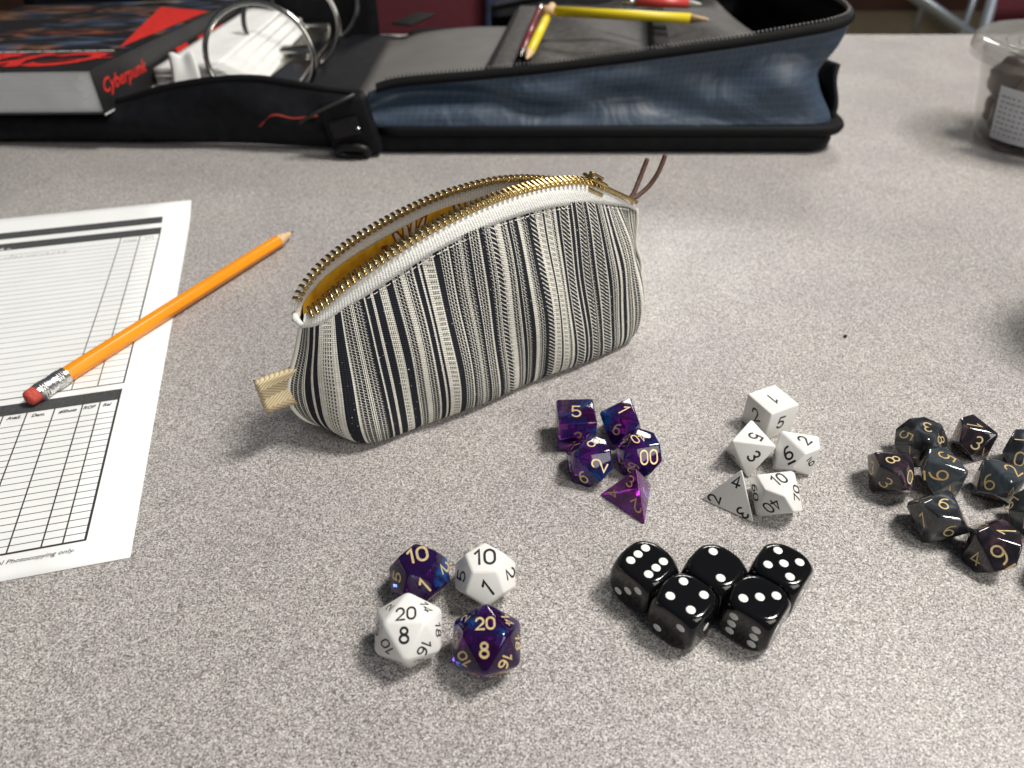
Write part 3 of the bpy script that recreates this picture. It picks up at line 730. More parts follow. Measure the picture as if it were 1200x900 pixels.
# gathered cloth end beside the slider
def gather(a, b):
    th = b*math.pi; c0 = np.array([.1395, .019, .0545]); return tuple(c0+np.array([(.0058*math.sin(th)+.0006*math.sin(22*a))*1.0, -.0065*math.cos(a*math.pi)*1.0, .0062*(b-.5)*-1]))
# lining
def lining_mat():
    m = pbr('lining_print', (.70, .38, .02), .85); nt, b = nodes_of(m)
    uvn = nt.nodes.new('ShaderNodeUVMap'); uvn.uv_map = 'cloth'
    col = None
    base = nt.nodes.new('ShaderNodeTexNoise'); base.inputs['Scale'].default_value = .22; nt.links.new(uvn.outputs[0], base.inputs['Vector'])
    r = ramp(nt, [(.3, (.66, .33, .010)), (.5, (.86, .48, .016)), (.7, (.92, .56, .03))]); nt.links.new(base.outputs['Fac'], r.inputs[0]); col = r.outputs[0]
    for (cx, cy, R_, ph) in ((62, 58, 12, 0), (90, 57, 13, 1), (33, 52, 8, .3), (120, 54, 12, 2), (75, 34, 9, .6), (48, 22, 9, 1.2), (105, 26, 9, .2), (146, 48, 8, .9)):
        sb = nt.nodes.new('ShaderNodeVectorMath'); sb.operation = 'SUBTRACT'; nt.links.new(uvn.outputs[0], sb.inputs[0]); sb.inputs[1].default_value = (cx, cy, 0)
        sp = nt.nodes.new('ShaderNodeSeparateXYZ'); nt.links.new(sb.outputs[0], sp.inputs[0])
        ln = nt.nodes.new('ShaderNodeVectorMath'); ln.operation = 'LENGTH'; nt.links.new(sb.outputs[0], ln.inputs[0])
        an = math_(nt, 'ARCTAN2', sp.outputs[1], sp.outputs[0])
        pet = math_(nt, 'SINE', math_(nt, 'ADD', math_(nt, 'MULTIPLY', an, 15.0), ph))
        lim = math_(nt, 'ADD', R_*.72, math_(nt, 'MULTIPLY', pet, R_*.28))
        inside = math_(nt, 'LESS_THAN', ln.outputs['Value'], lim)
        brown = math_(nt, 'LESS_THAN', ln.outputs['Value'], math_(nt, 'ADD', lim, R_*.30))
        pw = mixc(nt, math_(nt, 'GREATER_THAN', pet, -.35), (.20, .05, .012), (.80, .72, .55))
        col = mixc(nt, brown, col, (.26, .075, .015)); col = mixc(nt, inside, col, pw)
    nt.links.new(col, b.inputs['Base Color'])
lining_mat()
for fr_ in (True, False):
    ns, ntt = 105, 24; V = []; Fs = []; uv = []
    for j in range(ntt+1):
        for i in range(ns+1):
            V.append(panel(fr_, i*8, .02+.98*j/ntt, .0016)+np.array([0, 0, .0016 if j == ntt else 0]))
    for j in range(ntt):
        for i in range(ns):
            a = j*(ns+1)+i; q = (a, a+1, a+ns+2, a+ns+1); q = q[::-1] if fr_ else q; Fs.append(q)
            for k in q: uv += [(k % (ns+1))/ns*LEN, (k//(ns+1))/ntt*68]
    me = mesh_of('lining', V, Fs, True); ul = me.uv_layers.new(name='cloth'); ul.data.foreach_set('uv', uv)
    link('lining', me, pouch, MATS['lining_print'])
# zip tapes
NZ = 560
TF = resample(catmull(teeth_f, 200), NZ); TB = resample(catmull(teeth_b, 200), NZ)
EF2 = resample(EF, NZ); EB2 = resample(EB, NZ)
def tape(E_, T_, name, sgn):
    m = MB()
    def f(a, b):
        i = int(round(a*NZ)); p = E_[i]*(1-b)+T_[i]*b
        p = p+np.array([0, sgn*.0009*math.sin(math.pi*b), .0004*math.sin(math.pi*b)])-np.array([0, 0, .0012*(1-b)])-np.array([0, sgn*-.0006*(1-b), 0])
        return tuple(p+np.array([0, sgn*.00022*math.sin(i*math.pi/2), 0])*math.sin(math.pi*min(1, b*1.3)))
    m.grid(f, NZ, 5); o = m.build(name, MATS['zip_tape'], pouch, smooth=True); solidify(o, .0006, 0); return o
tape(EF2, TF, 'front_zip_tape', -1); tape(EB2, TB, 'back_zip_tape', 1)
# little cream stop where the tapes meet at the open end
m = MB(); q0 = (np.array(teeth_f[0])+np.array(teeth_b[0])+np.array(edge_f[0]))/3
m.tube([q0+np.array([-.001, -.0035, -.002]), q0+np.array([-.0018, 0, -.0012]), q0+np.array([-.001, .003, -.0005])], [.0009, .0014, .0009], 10); m.build('tape_end', MATS['zip_tape'], pouch, smooth=True)
def stitch_line(E_, sgn, name):
    m = MB()
    n = 62; R_ = resample(E_, n)
    for i in range(3, n-3):
        a, b = R_[i], R_[i]*.35+R_[i+1]*.65; o_ = np.array([0, -.0011*sgn, -.0022]); m.tube([a+o_, (a+b)/2+o_*1.06, b+o_], .00018, 5)
    o = m.build(name, MATS['zip_tape'], pouch); tag(o, kind='stuff')
stitch_line(EF, 1, 'top_stitching')
def teeth(T_, name, sgn, n, upto):
    R_ = resample(T_, n); m = MB()
    for i in range(1, int(n*upto)):
        a, b = R_[i-1], R_[i+1]; t = Vector(b-a).normalized(); side = Vector((0, -sgn, .15)); side = (side-t*side.dot(t)).normalized(); up = t.cross(side)
        if up.z < 0: up = -up
        M = Matrix((( t.x, side.x, up.x, R_[i][0]), (t.y, side.y, up.y, R_[i][1]), (t.z, side.z, up.z, R_[i][2]), (0, 0, 0, 1)))
        m.box(-.00070, .00070, -.0026, .0018, -.0010, .0010, M); m.box(-.0005, .0005, -.0036, -.0024, -.0006, .0006, M)
    o = m.build(name, MATS['brass'], pouch, bevel=.00022, seg=1); tag(o, kind='stuff')
teeth(TF, 'front_zip_teeth', -1, 66, .90); teeth(TB, 'back_zip_teeth', 1, 68, .90)
# slider with its pull and cord
s0, s1 = loc(684, 211.5, .019), loc(706, 222, .019)
t = Vector(s1-s0).normalized(); side = Vector((0, 1, 0)); up = t.cross(side); up = up if up.z > 0 else -up; side = up.cross(t)
c0 = (s0+s1)/2
def fr_M(c): return Matrix(((t.x, side.x, up.x, c[0]), (t.y, side.y, up.y, c[1]), (t.z, side.z, up.z, c[2]), (0, 0, 0, 1)))
M = fr_M(c0)
sl = MB().box(-.0046, .0046, -.0040, .0040, .0012, .0028, M).box(-.0046, .0046, -.0040, .0040, -.0028, -.0014, M).box(-.0050, -.0022, -.0016, .0016, -.0014, .0012, M).build('slider', MATS['brass'], pouch, bevel=.0006)
MB().box(-.0040, -.0028, -.0014, .0014, .0024, .0036, M).box(.0016, .0028, -.0014, .0014, .0024, .0036, M).box(-.0042, .0030, -.0014, .0014, .0033, .0044, M).build('bridge', MATS['brass'], sl, bevel=.0004)
p0, p1 = loc(701, 216.5, .0185), loc(742, 235.5, .0185); d = Vector(p1-p0); t = d.normalized(); side = Vector((0, 1, 0)); up = t.cross(side); up = up if up.z > 0 else -up; side = up.cross(t)
M = fr_M(p0); Lp = d.length
m = MB().box(0, Lp, -.0030, -.0016, -.0008, .0008, M).box(0, Lp, .0016, .0030, -.0008, .0008, M).box(-.0005, .0016, -.0030, .0030, -.0008, .0008, M).box(Lp-.0018, Lp+.0003, -.0030, .0030, -.0008, .0008, M).box(Lp*.35, Lp*.55, -.0018, .0018, -.0006, .0006, M)
m.build('zip_pull', MATS['brass'], sl, bevel=.0003)
k1 = [loc(738, 234, .0185), loc(743, 226, .019), loc(750, 209, .021), loc(755, 196, .022), loc(759, 186, .0225)]
k2 = [loc(738, 234, .0185), loc(746, 231, .018), loc(760, 219, .0175), loc(770, 205, .017), loc(776, 192, .0175), loc(780, 181, .018)]
for kk in (k1, k2): MB().tube(catmull(kk, 24), [.00105]*24+[.0008], 10).build('pull_cord', MATS['leather_cord'], pouch, smooth=True)
# woven side tab
def tab_mat():
    m = pbr('herringbone_tape', (.6, .5, .3), .85); nt, b = nodes_of(m)
    tc = nt.nodes.new('ShaderNodeTexCoord'); sp = nt.nodes.new('ShaderNodeSeparateXYZ'); nt.links.new(tc.outputs['Generated'], sp.inputs[0])
    z = math_(nt, 'PINGPONG', math_(nt, 'MULTIPLY', sp.outputs[2], 2.0), .5)
    f = math_(nt, 'FRACT', math_(nt, 'MULTIPLY', math_(nt, 'ADD', math_(nt, 'MULTIPLY', sp.outputs[0], 1.7), z), 6.5))
    r = ramp(nt, [(.0, (.34, .25, .12)), (.3, (.66, .54, .33)), (.8, (.72, .61, .40)), (1, (.34, .25, .12))]); nt.links.new(f, r.inputs[0]); nt.links.new(r.outputs[0], b.inputs['Base Color'])
    bp = nt.nodes.new('ShaderNodeBump'); bp.inputs['Strength'].default_value = .5; bp.inputs['Distance'].default_value = .0005; nt.links.new(f, bp.inputs['Height']); nt.links.new(bp.outputs[0], b.inputs['Normal'])
tab_mat()
c4 = [loc(298, 448, .017), loc(366, 424, .019), loc(372, 464, .019), loc(312, 484, .017)]
m = MB()
def tabf(a, b):
    top = c4[0]*(1-a)+c4[1]*a; bot = c4[3]*(1-a)+c4[2]*a; p = bot*(1-b)+top*b; p = p+np.array([0, .0012*math.sin(a*3)*math.sin(b*3), 0]); return tuple(p)
m.grid(tabf, 16, 10); solidify(m.build('side_tab', MATS['herringbone_tape'], pouch, smooth=True), .0022, 0)

# ------------------------------------------------------------------ zip binder behind the pouch
BZ = .0002
case = empty('zip_binder', (0, .52, BZ)); tag(case, 'open black and blue nylon zip-around ring binder on the table', 'binder')
def cl(P): return np.array(P)-np.array([0, .52, BZ])
def rounded_slab(mb, x0, x1, y0, y1, z0, z1, r=.02, n=6, bulge=.004):
    pts = []
    for cx, cy, a0 in ((x1-r, y0+r, -90), (x1-r, y1-r, 0), (x0+r, y1-r, 90), (x0+r, y0+r, 180)):
        for k in range(n+1): a = math.radians(a0+90*k/n); pts.append((cx+r*math.cos(a), cy+r*math.sin(a), math.cos(a), math.sin(a)))
    N_ = len(pts); rows = [(0, -bulge), (.12, -.001), (.5, 0), (.88, -.001), (1, -bulge)]; V = []
    for t_, ins in rows: V += [(p[0]+p[2]*ins, p[1]+p[3]*ins, z0+(z1-z0)*t_) for p in pts]
    Fs = []
    for i in range(len(rows)-1): Fs += [(i*N_+k, i*N_+(k+1) % N_, (i+1)*N_+(k+1) % N_, (i+1)*N_+k) for k in range(N_)]
    Fs += [tuple(range(N_))[::-1], tuple((len(rows)-1)*N_+k for k in range(N_))]
    return mb.add(V, Fs)
# padded covers lying on the table (local y from the front edge)
rounded_slab(MB(), -.115, .229, -.004, .268, 0, .013).build('right_cover', MATS['black_nylon'], case, smooth=True)
rounded_slab(MB(), -.52, -.105, .018, .275, 0, .012).build('left_cover', MATS['black_nylon'], case, smooth=True)
rounded_slab(MB(), -.10, .236, -.006, .272, .0125, .0185, .022, 6, .0015).build('cover_piping', MATS['black_binding'], case, smooth=True)
# blue gusset wall of the right half: follows front, right side and back
def blue_mat():
    m = pbr('blue_ripstop', (.040, .070, .115), .46); nt, b = nodes_of(m)
    uvn = nt.nodes.new('ShaderNodeTexCoord'); br = nt.nodes.new('ShaderNodeTexBrick'); br.offset = 0
    br.inputs['Scale'].default_value = 1; br.inputs['Brick Width'].default_value = .0052; br.inputs['Row Height'].default_value = .0052; br.inputs['Mortar Size'].default_value = .0005; br.inputs['Mortar Smooth'].default_value = .5
    br.inputs['Color1'].default_value = (.030, .050, .082, 1); br.inputs['Color2'].default_value = (.034, .055, .088, 1); br.inputs['Mortar'].default_value = (.050, .074, .108, 1)
    u = nt.nodes.new('ShaderNodeUVMap'); u.uv_map = 'cloth'; nt.links.new(u.outputs[0], br.inputs['Vector'])
    nt.links.new(br.outputs['Color'], b.inputs['Base Color'])
    n = nt.nodes.new('ShaderNodeTexNoise'); n.inputs['Scale'].default_value = 26; n.inputs['Detail'].default_value = 3; n.inputs['Distortion'].default_value = .7; nt.links.new(uvn.outputs['Object'], n.inputs['Vector'])
    bp = nt.nodes.new('ShaderNodeBump'); bp.inputs['Strength'].default_value = .35; bp.inputs['Distance'].default_value = .010; nt.links.new(n.outputs['Fac'], bp.inputs['Height']); nt.links.new(bp.outputs[0], b.inputs['Normal'])
blue_mat()
rimpts = [cl(at_y(432, 108, .523)), cl(at_y(470, 98, .527)), cl(at_y(560, 90, .530)), cl(at_y(640, 82, .530)), cl(at_y(720, 72, .530)), cl(at_y(800, 61, .530)), cl(at_y(870, 51, .530)), cl(at_y(935, 40, .530)), cl(at_y(980, 31, .533)),
          cl(at_y(997, 20, .548)), cl((.2345, .60, .080)), cl((.233, .68, .072)), cl((.226, .765, .066)), cl((.205, .783, .064)), cl((.10, .785, .058)), cl((-.02, .785, .036))]
footpts = [cl((-.108, .520, .018)), cl((-.085, .519, .018)), cl((-.03, .519, .018)), cl((.02, .519, .018)), cl((.065, .519, .018)), cl((.11, .519, .018)), cl((.15, .519, .018)), cl((.185, .519, .018)), cl((.212, .521, .018)),
           cl((.226, .536, .018)), cl((.229, .60, .018)), cl((.229, .68, .018)), cl((.224, .765, .018)), cl((.205, .782, .018)), cl((.10, .784, .018)), cl((-.02, .784, .018))]
NG = 220
RIM = np.array(catmull(rimpts, NG)); FOOT = np.array(catmull(footpts, NG))
def gus(a, b):
    i = int(round(a*NG)); p = FOOT[i]*(1-b)+RIM[i]*b; d = RIM[min(NG, i+2)]-RIM[max(0, i-2)]; nrm = np.array([d[1], -d[0], 0]); nrm /= np.linalg.norm(nrm)
    sag = -.0045*math.sin(math.pi*b)+.0022*math.sin(9*a*math.pi+3*b)*math.sin(math.pi*b)+.003*math.sin(5.5*b+14*a)*math.sin(math.pi*b)
    sag += .0035*math.sin(22*a-5*b)*math.sin(math.pi*b)**1.3+.0018*math.sin(47*a+9*b)*math.sin(math.pi*b)
    e = math.exp(-((a-.60)/.05)**2); sag += -e*.005*math.sin(math.pi*b)**1.5
    return tuple(p+nrm*sag)
V = [gus(i/NG, j/24) for j in range(25) for i in range(NG+1)]; Fs = []; uv = []
for j in range(24):
    for i in range(NG):
        a = j*(NG+1)+i; q = (a, a+1, a+NG+2, a+NG+1); Fs.append(q)
        for k in q: uv += [(k % (NG+1))/NG*.80, (k//(NG+1))/24*.055]
me = mesh_of('gusset', V, Fs, True); ul = me.uv_layers.new(name='cloth'); ul.data.foreach_set('uv', uv)
gu = link('gusset', me, case, MATS['blue_ripstop']); gu.data.materials.append(MATS['black_nylon']); solidify(gu, .0012, 0).modifiers[0].material_offset = 1
def rim_band(R_, name, w=.0065, th=.0026):
    m = MB(); n = len(R_)-1
    for side_ in (0,):
        def f(a, b):
            i = int(round(a*n)); d = R_[min(n, i+2)]-R_[max(0, i-2)]; nr = np.array([d[1], -d[0], 0]); nr /= np.linalg.norm(nr)+1e-9
            an = b*2*math.pi; return tuple(R_[i]+nr*th*math.cos(an)+np.array([0, 0, w*math.sin(an)*.5+.001]))
        m.grid(f, n, 10)
    return m.build(name, MATS['black_binding'], case, smooth=True)
rim_band(RIM[4:], 'zip_rim')
m = MB()
RZ = resample(RIM[8:], 300)
for i in range(1, 299):
    d = Vector(RZ[i+1]-RZ[i-1]).normalized(); sd = Vector((d.y, -d.x, 0)).normalized(); up = Vector((0, 0, 1)); c = RZ[i]
    M = Matrix(((d.x, sd.x, 0, c[0]), (d.y, sd.y, 0, c[1]), (d.z, sd.z, 1, c[2]), (0, 0, 0, 1))); m.box(-.0005, .0005, -.0030, -.0012, .0028, .0056, M)
tag(m.build('zip_coil_teeth', MATS['grey_board'], case), kind='stuff')
# dark outer gusset fold at the right corner
m = MB()
def foldf(a, b):
    base = np.array([.228, .535, .018])*(1-b)+np.array([.231, .556, .050])*b; off_ = np.array([.0015*math.sin(b*math.pi*2)-.012*a*math.sin(math.pi*b), .07*a, -.012*a*b]); return tuple(cl(base+off_))
m.grid(foldf, 8, 14); solidify(m.build('corner_fold', MATS['black_nylon'], case, smooth=True), .003, 0)
# inner boards
m = MB()
def board(a, b):
    x = -.115+.15*a; y = .540+.196*b; return tuple(cl((x, y, .0255+.011*math.sin(min(1, a*1.6)*math.pi/2)-.004*b)))
m.grid(board, 16, 12); solidify(m.build('inner_board', MATS['grey_board'], case, smooth=True), .002)
m = MB()
def pocket(a, b):
    x = .012+.185*a-.010*b; y = .541+.240*b; z = .036+.012*a+.004*math.sin(a*9)*math.sin(b*4)+.0030*math.sin(14*a+5*b)+.003*b
    return tuple(cl((x, y, z)))
m.grid(pocket, 40, 24); solidify(m.build('mesh_pocket', MATS['mesh_pocket'], case, smooth=True), .001)
def PK(px, py, z): return at_z(px, py, z)
def strap(px0, py0, px1, py1, w, z, name, mat, th=.0016):
    a, b = PK(px0, py0, z), PK(px1, py1, z); d = (b-a)/np.linalg.norm(b-a); s = np.array([-d[1], d[0], 0])*w/2; m = MB()
    V = [cl(p) for p in (a-s, a+s, b+s, b-s)]; m.add(V+[v+np.array([0, 0, th]) for v in V], [(0,1,2,3)[::-1], (4,5,6,7), (0,1,5,4), (1,2,6,5), (2,3,7,6), (3,0,4,7)]); return m.build(name, mat, case, bevel=.0005)
strap(776, 55, 768, 2, .011, .053, 'elastic_strap', MATS['dark_strap'])
strap(583, 82, 622, 9, .020, .0415, 'pocket_binding', MATS['mesh_pocket'])
strap(570, 88, 606, 14, .004, .042, 'pocket_piping', MATS['black_binding'])
strap(470, 30, 500, 17, .020, .036, 'page_lifter', MATS['dark_strap'])
# left half: low black gusset wall at the front, black wall at the back
lw_top = [at_y(-60, 128, .545), at_y(60, 128, .543), at_y(130, 121, .541), at_y(190, 104, .538), at_y(250, 94, .535), at_y(300, 92, .533), at_y(350, 99, .531), at_y(390, 106, .530), at_y(425, 110, .529)]
lw_bot = [(-.45, .535, .004), (-.36, .535, .004), (-.30, .534, .004), (-.26, .532, .004), (-.22, .530, .004), (-.19, .528, .004), (-.16, .524, .004), (-.13, .520, .004), (-.105, .517, .004)]
LT = np.array(catmull([cl(p) for p in lw_top], 80)); LB = np.array(catmull([cl(p) for p in lw_bot], 80))
m = MB()
def lwf(a, b):
    i = int(round(a*80)); p = LB[i]*(1-b)+LT[i]*b; return tuple(p+np.array([0, -.007*math.sin(math.pi*b)-.002*math.sin(6*b+16*a)*math.sin(math.pi*b), 0]))
m.grid(lwf, 80, 16); solidify(m.build('folded_gusset', MATS['black_nylon'], case, smooth=True), .002, 0)
MB().tube([p for p in LT], .0026, 8).build('folded_rim', MATS['black_binding'], case, smooth=True)
tr = [np.array(lwf((px-25)/400*1.0, .45))+np.array([0, -.0035, dz]) for px, dz in ((310, 0), (322, .006), (345, .004), (372, .003))]
rd = [cl(at_y(304, 148, .521)), cl(at_y(320, 135, .5195)), cl(at_y(345, 139, .519)), cl(at_y(372, 136, .5185))]
MB().tube(catmull(rd, 20), .0009, 6).build('red_piping', MATS['red_stitch'], case, smooth=True)
m = MB()
def backw(a, b): return tuple(cl((-.47+.34*a, .795+.004*math.sin(12*a), .005+.058*b*(.85+.15*math.sin(7*a)))))
m.grid(backw, 30, 8); solidify(m.build('back_gusset', MATS['black_nylon'], case, smooth=True), .002, 0)
# buckle and zip end where the two halves meet
bk = cl(at_y(412, 152, .512))
m = MB(); M = Matrix.Translation(Vector(bk)) @ Matrix.Rotation(math.radians(-12), 4, 'Y')
m.box(-.017, .017, -.004, .006, -.020, .022, M); m.build('spine_tab', MATS['black_nylon'], case, bevel=.004, seg=3)
pts = [Vector(bk)+Vector((.0105*math.cos(a), -.005-.002*math.sin(a), -.0135+.004*math.sin(a))) for a in np.linspace(0, 2*math.pi, 25)[:-1]]
MB().tube(pts, .0028, 8, closed=True).build('buckle', MATS['black_plastic'], case, smooth=True)
MB().tube([Vector(bk)+Vector(p) for p in ((-.034, -.003, .006), (-.018, -.006, .015), (-.004, -.006, .021), (.006, -.004, .025))], .0011, 8).build('zip_end', MATS['zip_coil'], case, smooth=True)
MB().box(-.012, .008, -.0075, -.0045, -.002, .010, M).build('zip_slider', MATS['black_plastic'], case, bevel=.001)
MB().lathe([(.0001, .001), (.0016, .0008), (.002, 0)], 12, tuple(Vector(bk)+Vector((.006, -.008, .004)))).build('rivet', MATS['steel'], case, smooth=True)
# ring mechanism
m = MB(); rounded_slab(m, -.206, -.166, .05, .262, .012, .021, .008, 4, .003); m.build('ring_plate', MATS['chrome'], case, smooth=True)
for yy, xx in ((.592, -.1885), (.692, -.1880), (.785, -.1875)):
    R_ = .0405; c = cl((xx, yy, .0445)); pts = [c+np.array([R_*math.cos(a), .006*math.sin(a), R_*.90*math.sin(a)]) for a in np.linspace(0, 2*math.pi, 49)[:-1]]
    MB().tube(pts, .0021, 10, closed=True).build('ring', MATS['chrome'], case, smooth=True)
    MB().box(c[0]-.013, c[0]+.013, c[1]-.008, c[1]+.008, .0195, .026).build('ring_clamp', MATS['chrome'], case, bevel=.002)
# loose leaves on the rings
stack = empty('loose_leaves', (0, .52, .012)); tag(stack, 'thick stack of white punched sheets threaded on the binder rings', 'paper stack')
rr = random.Random(7)
_g0, _g1 = at_z(122, 134, .0255), at_z(200, 89, .0220)
def spine_x(y): return _g0[0]+(y-_g0[1])*(_g1[0]-_g0[0])/(_g1[1]-_g0[1])
for k in range(34):
    z = .0135+k*.00068; x1 = -.182-.00125*k+rr.uniform(-.0005, .0005); y0 = .594+rr.uniform(-.0012, .0012); y1 = y0+.196
    m = MB()
    def lf(a, b, z=z, x1=x1, y0=y0, y1=y1, k=k):
        y = y0+(y1-y0)*b; xl = min(spine_x(y)+.004, x1-.004)-(.03 if z < .022 else 0)
        w = .0009*math.sin(5*b+.6)*a; return (xl+(x1+.004*b*math.sin(k)-xl)*a, y-.52, z+w-.012+.0001*math.sin(k*3+9*b))
    m.grid(lf, 8, 8); solidify(m.build('leaf', MATS['sheet_white'], stack, smooth=True), .00052, 0)

# pencils and pens kept in the binder pocket
def stick(name, label, px0, py0, px1, py1, z0, z1, r, mat, tipmat, cat='pencil', tip=.014, group='pens and pencils tucked in the binder pocket'):
    a, b = at_z(px0, py0, z0), at_z(px1, py1, z1); d = b-a; L = np.linalg.norm(d); root = empty(name, a); tag(root, label, cat, group)
    u = d/L; MB().tube([np.zeros(3), u*(L-tip)], r, 8).build('barrel', mat, root, smooth=True)
    MB().tube([u*(L-tip-.0002), u*(L-.001), u*L], [r*.95, r*.25, r*.1], 8).build('tip', tipmat, root, smooth=True)
    MB().tube([u*-.010, u*.0002], r*1.02, 10).build('end_cap', MATS['pencil_wood'] if mat is MATS['yellow_paint'] else MATS['steel'], root, smooth=True)
stick('pencil', 'yellow sharpened pencil held flat under the binder strap', 650, 13, 831, 23, .062, .064, .0038, MATS['yellow_paint'], MATS['pencil_wood'])
stick('pencil', 'yellow pencil pointing down the binder pocket beside the maroon pen', 645, 12, 617, 69, .058, .052, .0036, MATS['yellow_paint'], MATS['pencil_wood'])
stick('pen', 'maroon pen with silver tip beside the yellow pencil in the binder', 632, 12, 610, 66, .056, .050, .0032, MATS['pen_maroon'], MATS['steel'], 'pen', .010)
stick('pen', 'red pen with a white end beyond the binder strap', 745, 2, 822, 5, .068, .068, .0036, MATS['pen_red'], MATS['book_white'], 'pen', .010)

# ------------------------------------------------------------------ rulebook lying on the binder's left half
g0 = at_z(122, 134, .0255); g1 = at_z(200, 89, .0220); sd = (g1-g0); BPITCH = math.atan2(-sd[2], math.hypot(sd[0], sd[1])); sd[2] = 0; sd /= np.linalg.norm(sd); wl = np.array([-sd[1], sd[0], 0])
BTH, BH, BW = .029, .278, .213
book = empty('rulebook', tuple(g0), math.atan2(sd[1], sd[0])); tag(book, 'thick black and red softcover rulebook lying on the open binder', 'book')
book.rotation_euler = (math.radians(-2.2), BPITCH, math.atan2(sd[1], sd[0]))
# local: x along the spine away from the near corner, y left across the cover, z up
def pages(a, b):
    w = .0006*math.sin(40*b)+.0005*math.sin(17*a); return (.003+w, .004+BW*.985*a, .0012+(BTH-.0024)*b+.0008*math.sin(9*a)*math.sin(math.pi*b))
m = MB(); m.box(.003, BH-.003, .0015, BW-.003, .0008, BTH-.0008); m.build('page_block', MATS['page_edges'], book)
m = MB()
for k in range(14): z = .003+k*.0016; m.box(.0022, .0040, .006+.01*rr.random(), BW-.006-.12*rr.random(), z, z+.0004+.0003*rr.random())
tag(m.build('page_lines', MATS['paper'], book), kind='stuff')
def cover_art():
    m = pbr('cover_art', (.02, .02, .02), .4); nt, b = nodes_of(m); tc = nt.nodes.new('ShaderNodeTexCoord')
    mp = nt.nodes.new('ShaderNodeMapping'); mp.inputs['Scale'].default_value = (1.6, .55, 1); mp.inputs['Rotation'].default_value = (0, 0, .35); nt.links.new(tc.outputs['Object'], mp.inputs[0])
    n = nt.nodes.new('ShaderNodeTexNoise'); n.inputs['Scale'].default_value = 34; n.inputs['Detail'].default_value = 4; n.inputs['Distortion'].default_value = 1.2; nt.links.new(mp.outputs[0], n.inputs['Vector'])
    n2 = nt.nodes.new('ShaderNodeTexNoise'); n2.inputs['Scale'].default_value = 17; n2.inputs['Detail'].default_value = 2; nt.links.new(mp.outputs[0], n2.inputs['Vector'])
    cols_ = ramp(nt, [(.30, (.30, .05, .03)), (.42, (.20, .10, .05)), (.50, (.04, .07, .12)), (.60, (.10, .15, .24)), (.70, (.34, .26, .18))], 'EASE'); nt.links.new(n2.outputs['Fac'], cols_.inputs[0])
    mk = ramp(nt, [(.50, (0, 0, 0)), (.62, (1, 1, 1))]); nt.links.new(n.outputs['Fac'], mk.inputs[0])
    nt.links.new(mixc(nt, mk.outputs[0], (.012, .012, .014), cols_.outputs[0]), b.inputs['Base Color'])
cover_art()
MB().box(0, BH, -.0006, BW, BTH-.0006, BTH).build('front_cover', MATS['book_black'], book)
MB().box(0, BH, -.0006, BW, 0, .0006).build('back_cover', MATS['book_black'], book)
MB().box(0, BH, -.0008, -.0002, 0, BTH).build('spine', MATS['book_black'], book)
MB().box(-.0004, BH, -.0013, -.0007, -.0006, .0003).build('spine_edge', MATS['book_white'], book)
MB().box(.058, BH-.004, .002, BW-.002, BTH+.0002, BTH+.0004).build('cover_picture', MATS['cover_art'], book)
m = MB(); m.add([(.062, .012, BTH+.0007), (.200, .004, BTH+.0007), (.225, .060, BTH+.0007)], [(0, 1, 2)]); m.build('red_wedge', MATS['book_red'], book)
def flat_text(s, O, X, Y, h, mat, bold, shear, wx, name, parent):
    tv, tf = text_mesh(s, bold, shear); tv = tv-np.array([tv[:, 0].min(), 0, 0]); O, X, Y = map(np.array, (O, X, Y))
    link(name, mesh_of(name, [O+X*t_[0]*h*wx+Y*t_[1]*h for t_ in tv], tf), parent, MATS[mat])
flat_text('CYBERPUNK', (.031, .010, BTH+.0004), (0, 1, 0), (-1, 0, 0), .038, 'book_red', .03, .55, 1.05, 'cover_lettering', book)
for (a, b, w) in (((.046, .012), (.036, .150), .0035), ((.016, .050), (.010, .120), .003), ((.034, .004), (.024, .060), .0025)):
    MB().add([(a[0]-w/2, a[1], BTH+.0005), (a[0], a[1]-.004, BTH+.0005), (a[0]+w/2, a[1], BTH+.0005), (b[0], b[1], BTH+.0005)], [(0, 1, 2, 3)]).build('cover_stroke', MATS['book_red'], book)
m = MB(); y = .012
while y < .19:
    w = rr.uniform(.004, .012); m.box(.0535, .0555, y, y+w, BTH+.0003, BTH+.0006); y += w+.0018
m.build('cover_strapline', MATS['book_white'], book)
flat_text('Cyberpunk', (.008, -.0011, BTH*.52), (1, 0, 0), (0, 0, 1), .0092, 'book_red', .02, .35, 1.05, 'spine_lettering', book)
for x0, x1 in ((.118, .140), (.160, .215), (.226, .262)): MB().box(x0, x1, -.0012, -.0009, BTH*.35, BTH*.58).build('spine_bar', MATS['book_red'], book)
# torn white slip by the spine
a_ = at_y(196, 64, .585); b_ = at_y(226, 62, .575); c_ = at_y(236, 97, .560); d_ = at_y(203, 100, .562)
slip = empty('paper_slip', tuple(d_)); tag(slip, 'torn white paper slip sticking up between the rulebook spine and ring', 'paper slip')
m = MB()
def slf(a, b):
    p = (d_*(1-a)+c_*a)*(1-b)+(a_*(1-a)+b_*a)*b; return tuple(p-d_+np.array([.002*math.sin(3*b), -.003*math.sin(math.pi*b), .0015*math.sin(9*a)*b]))
m.grid(slf, 8, 8); solidify(m.build('slip', MATS['sheet_white'], slip, smooth=True), .0004, 0)

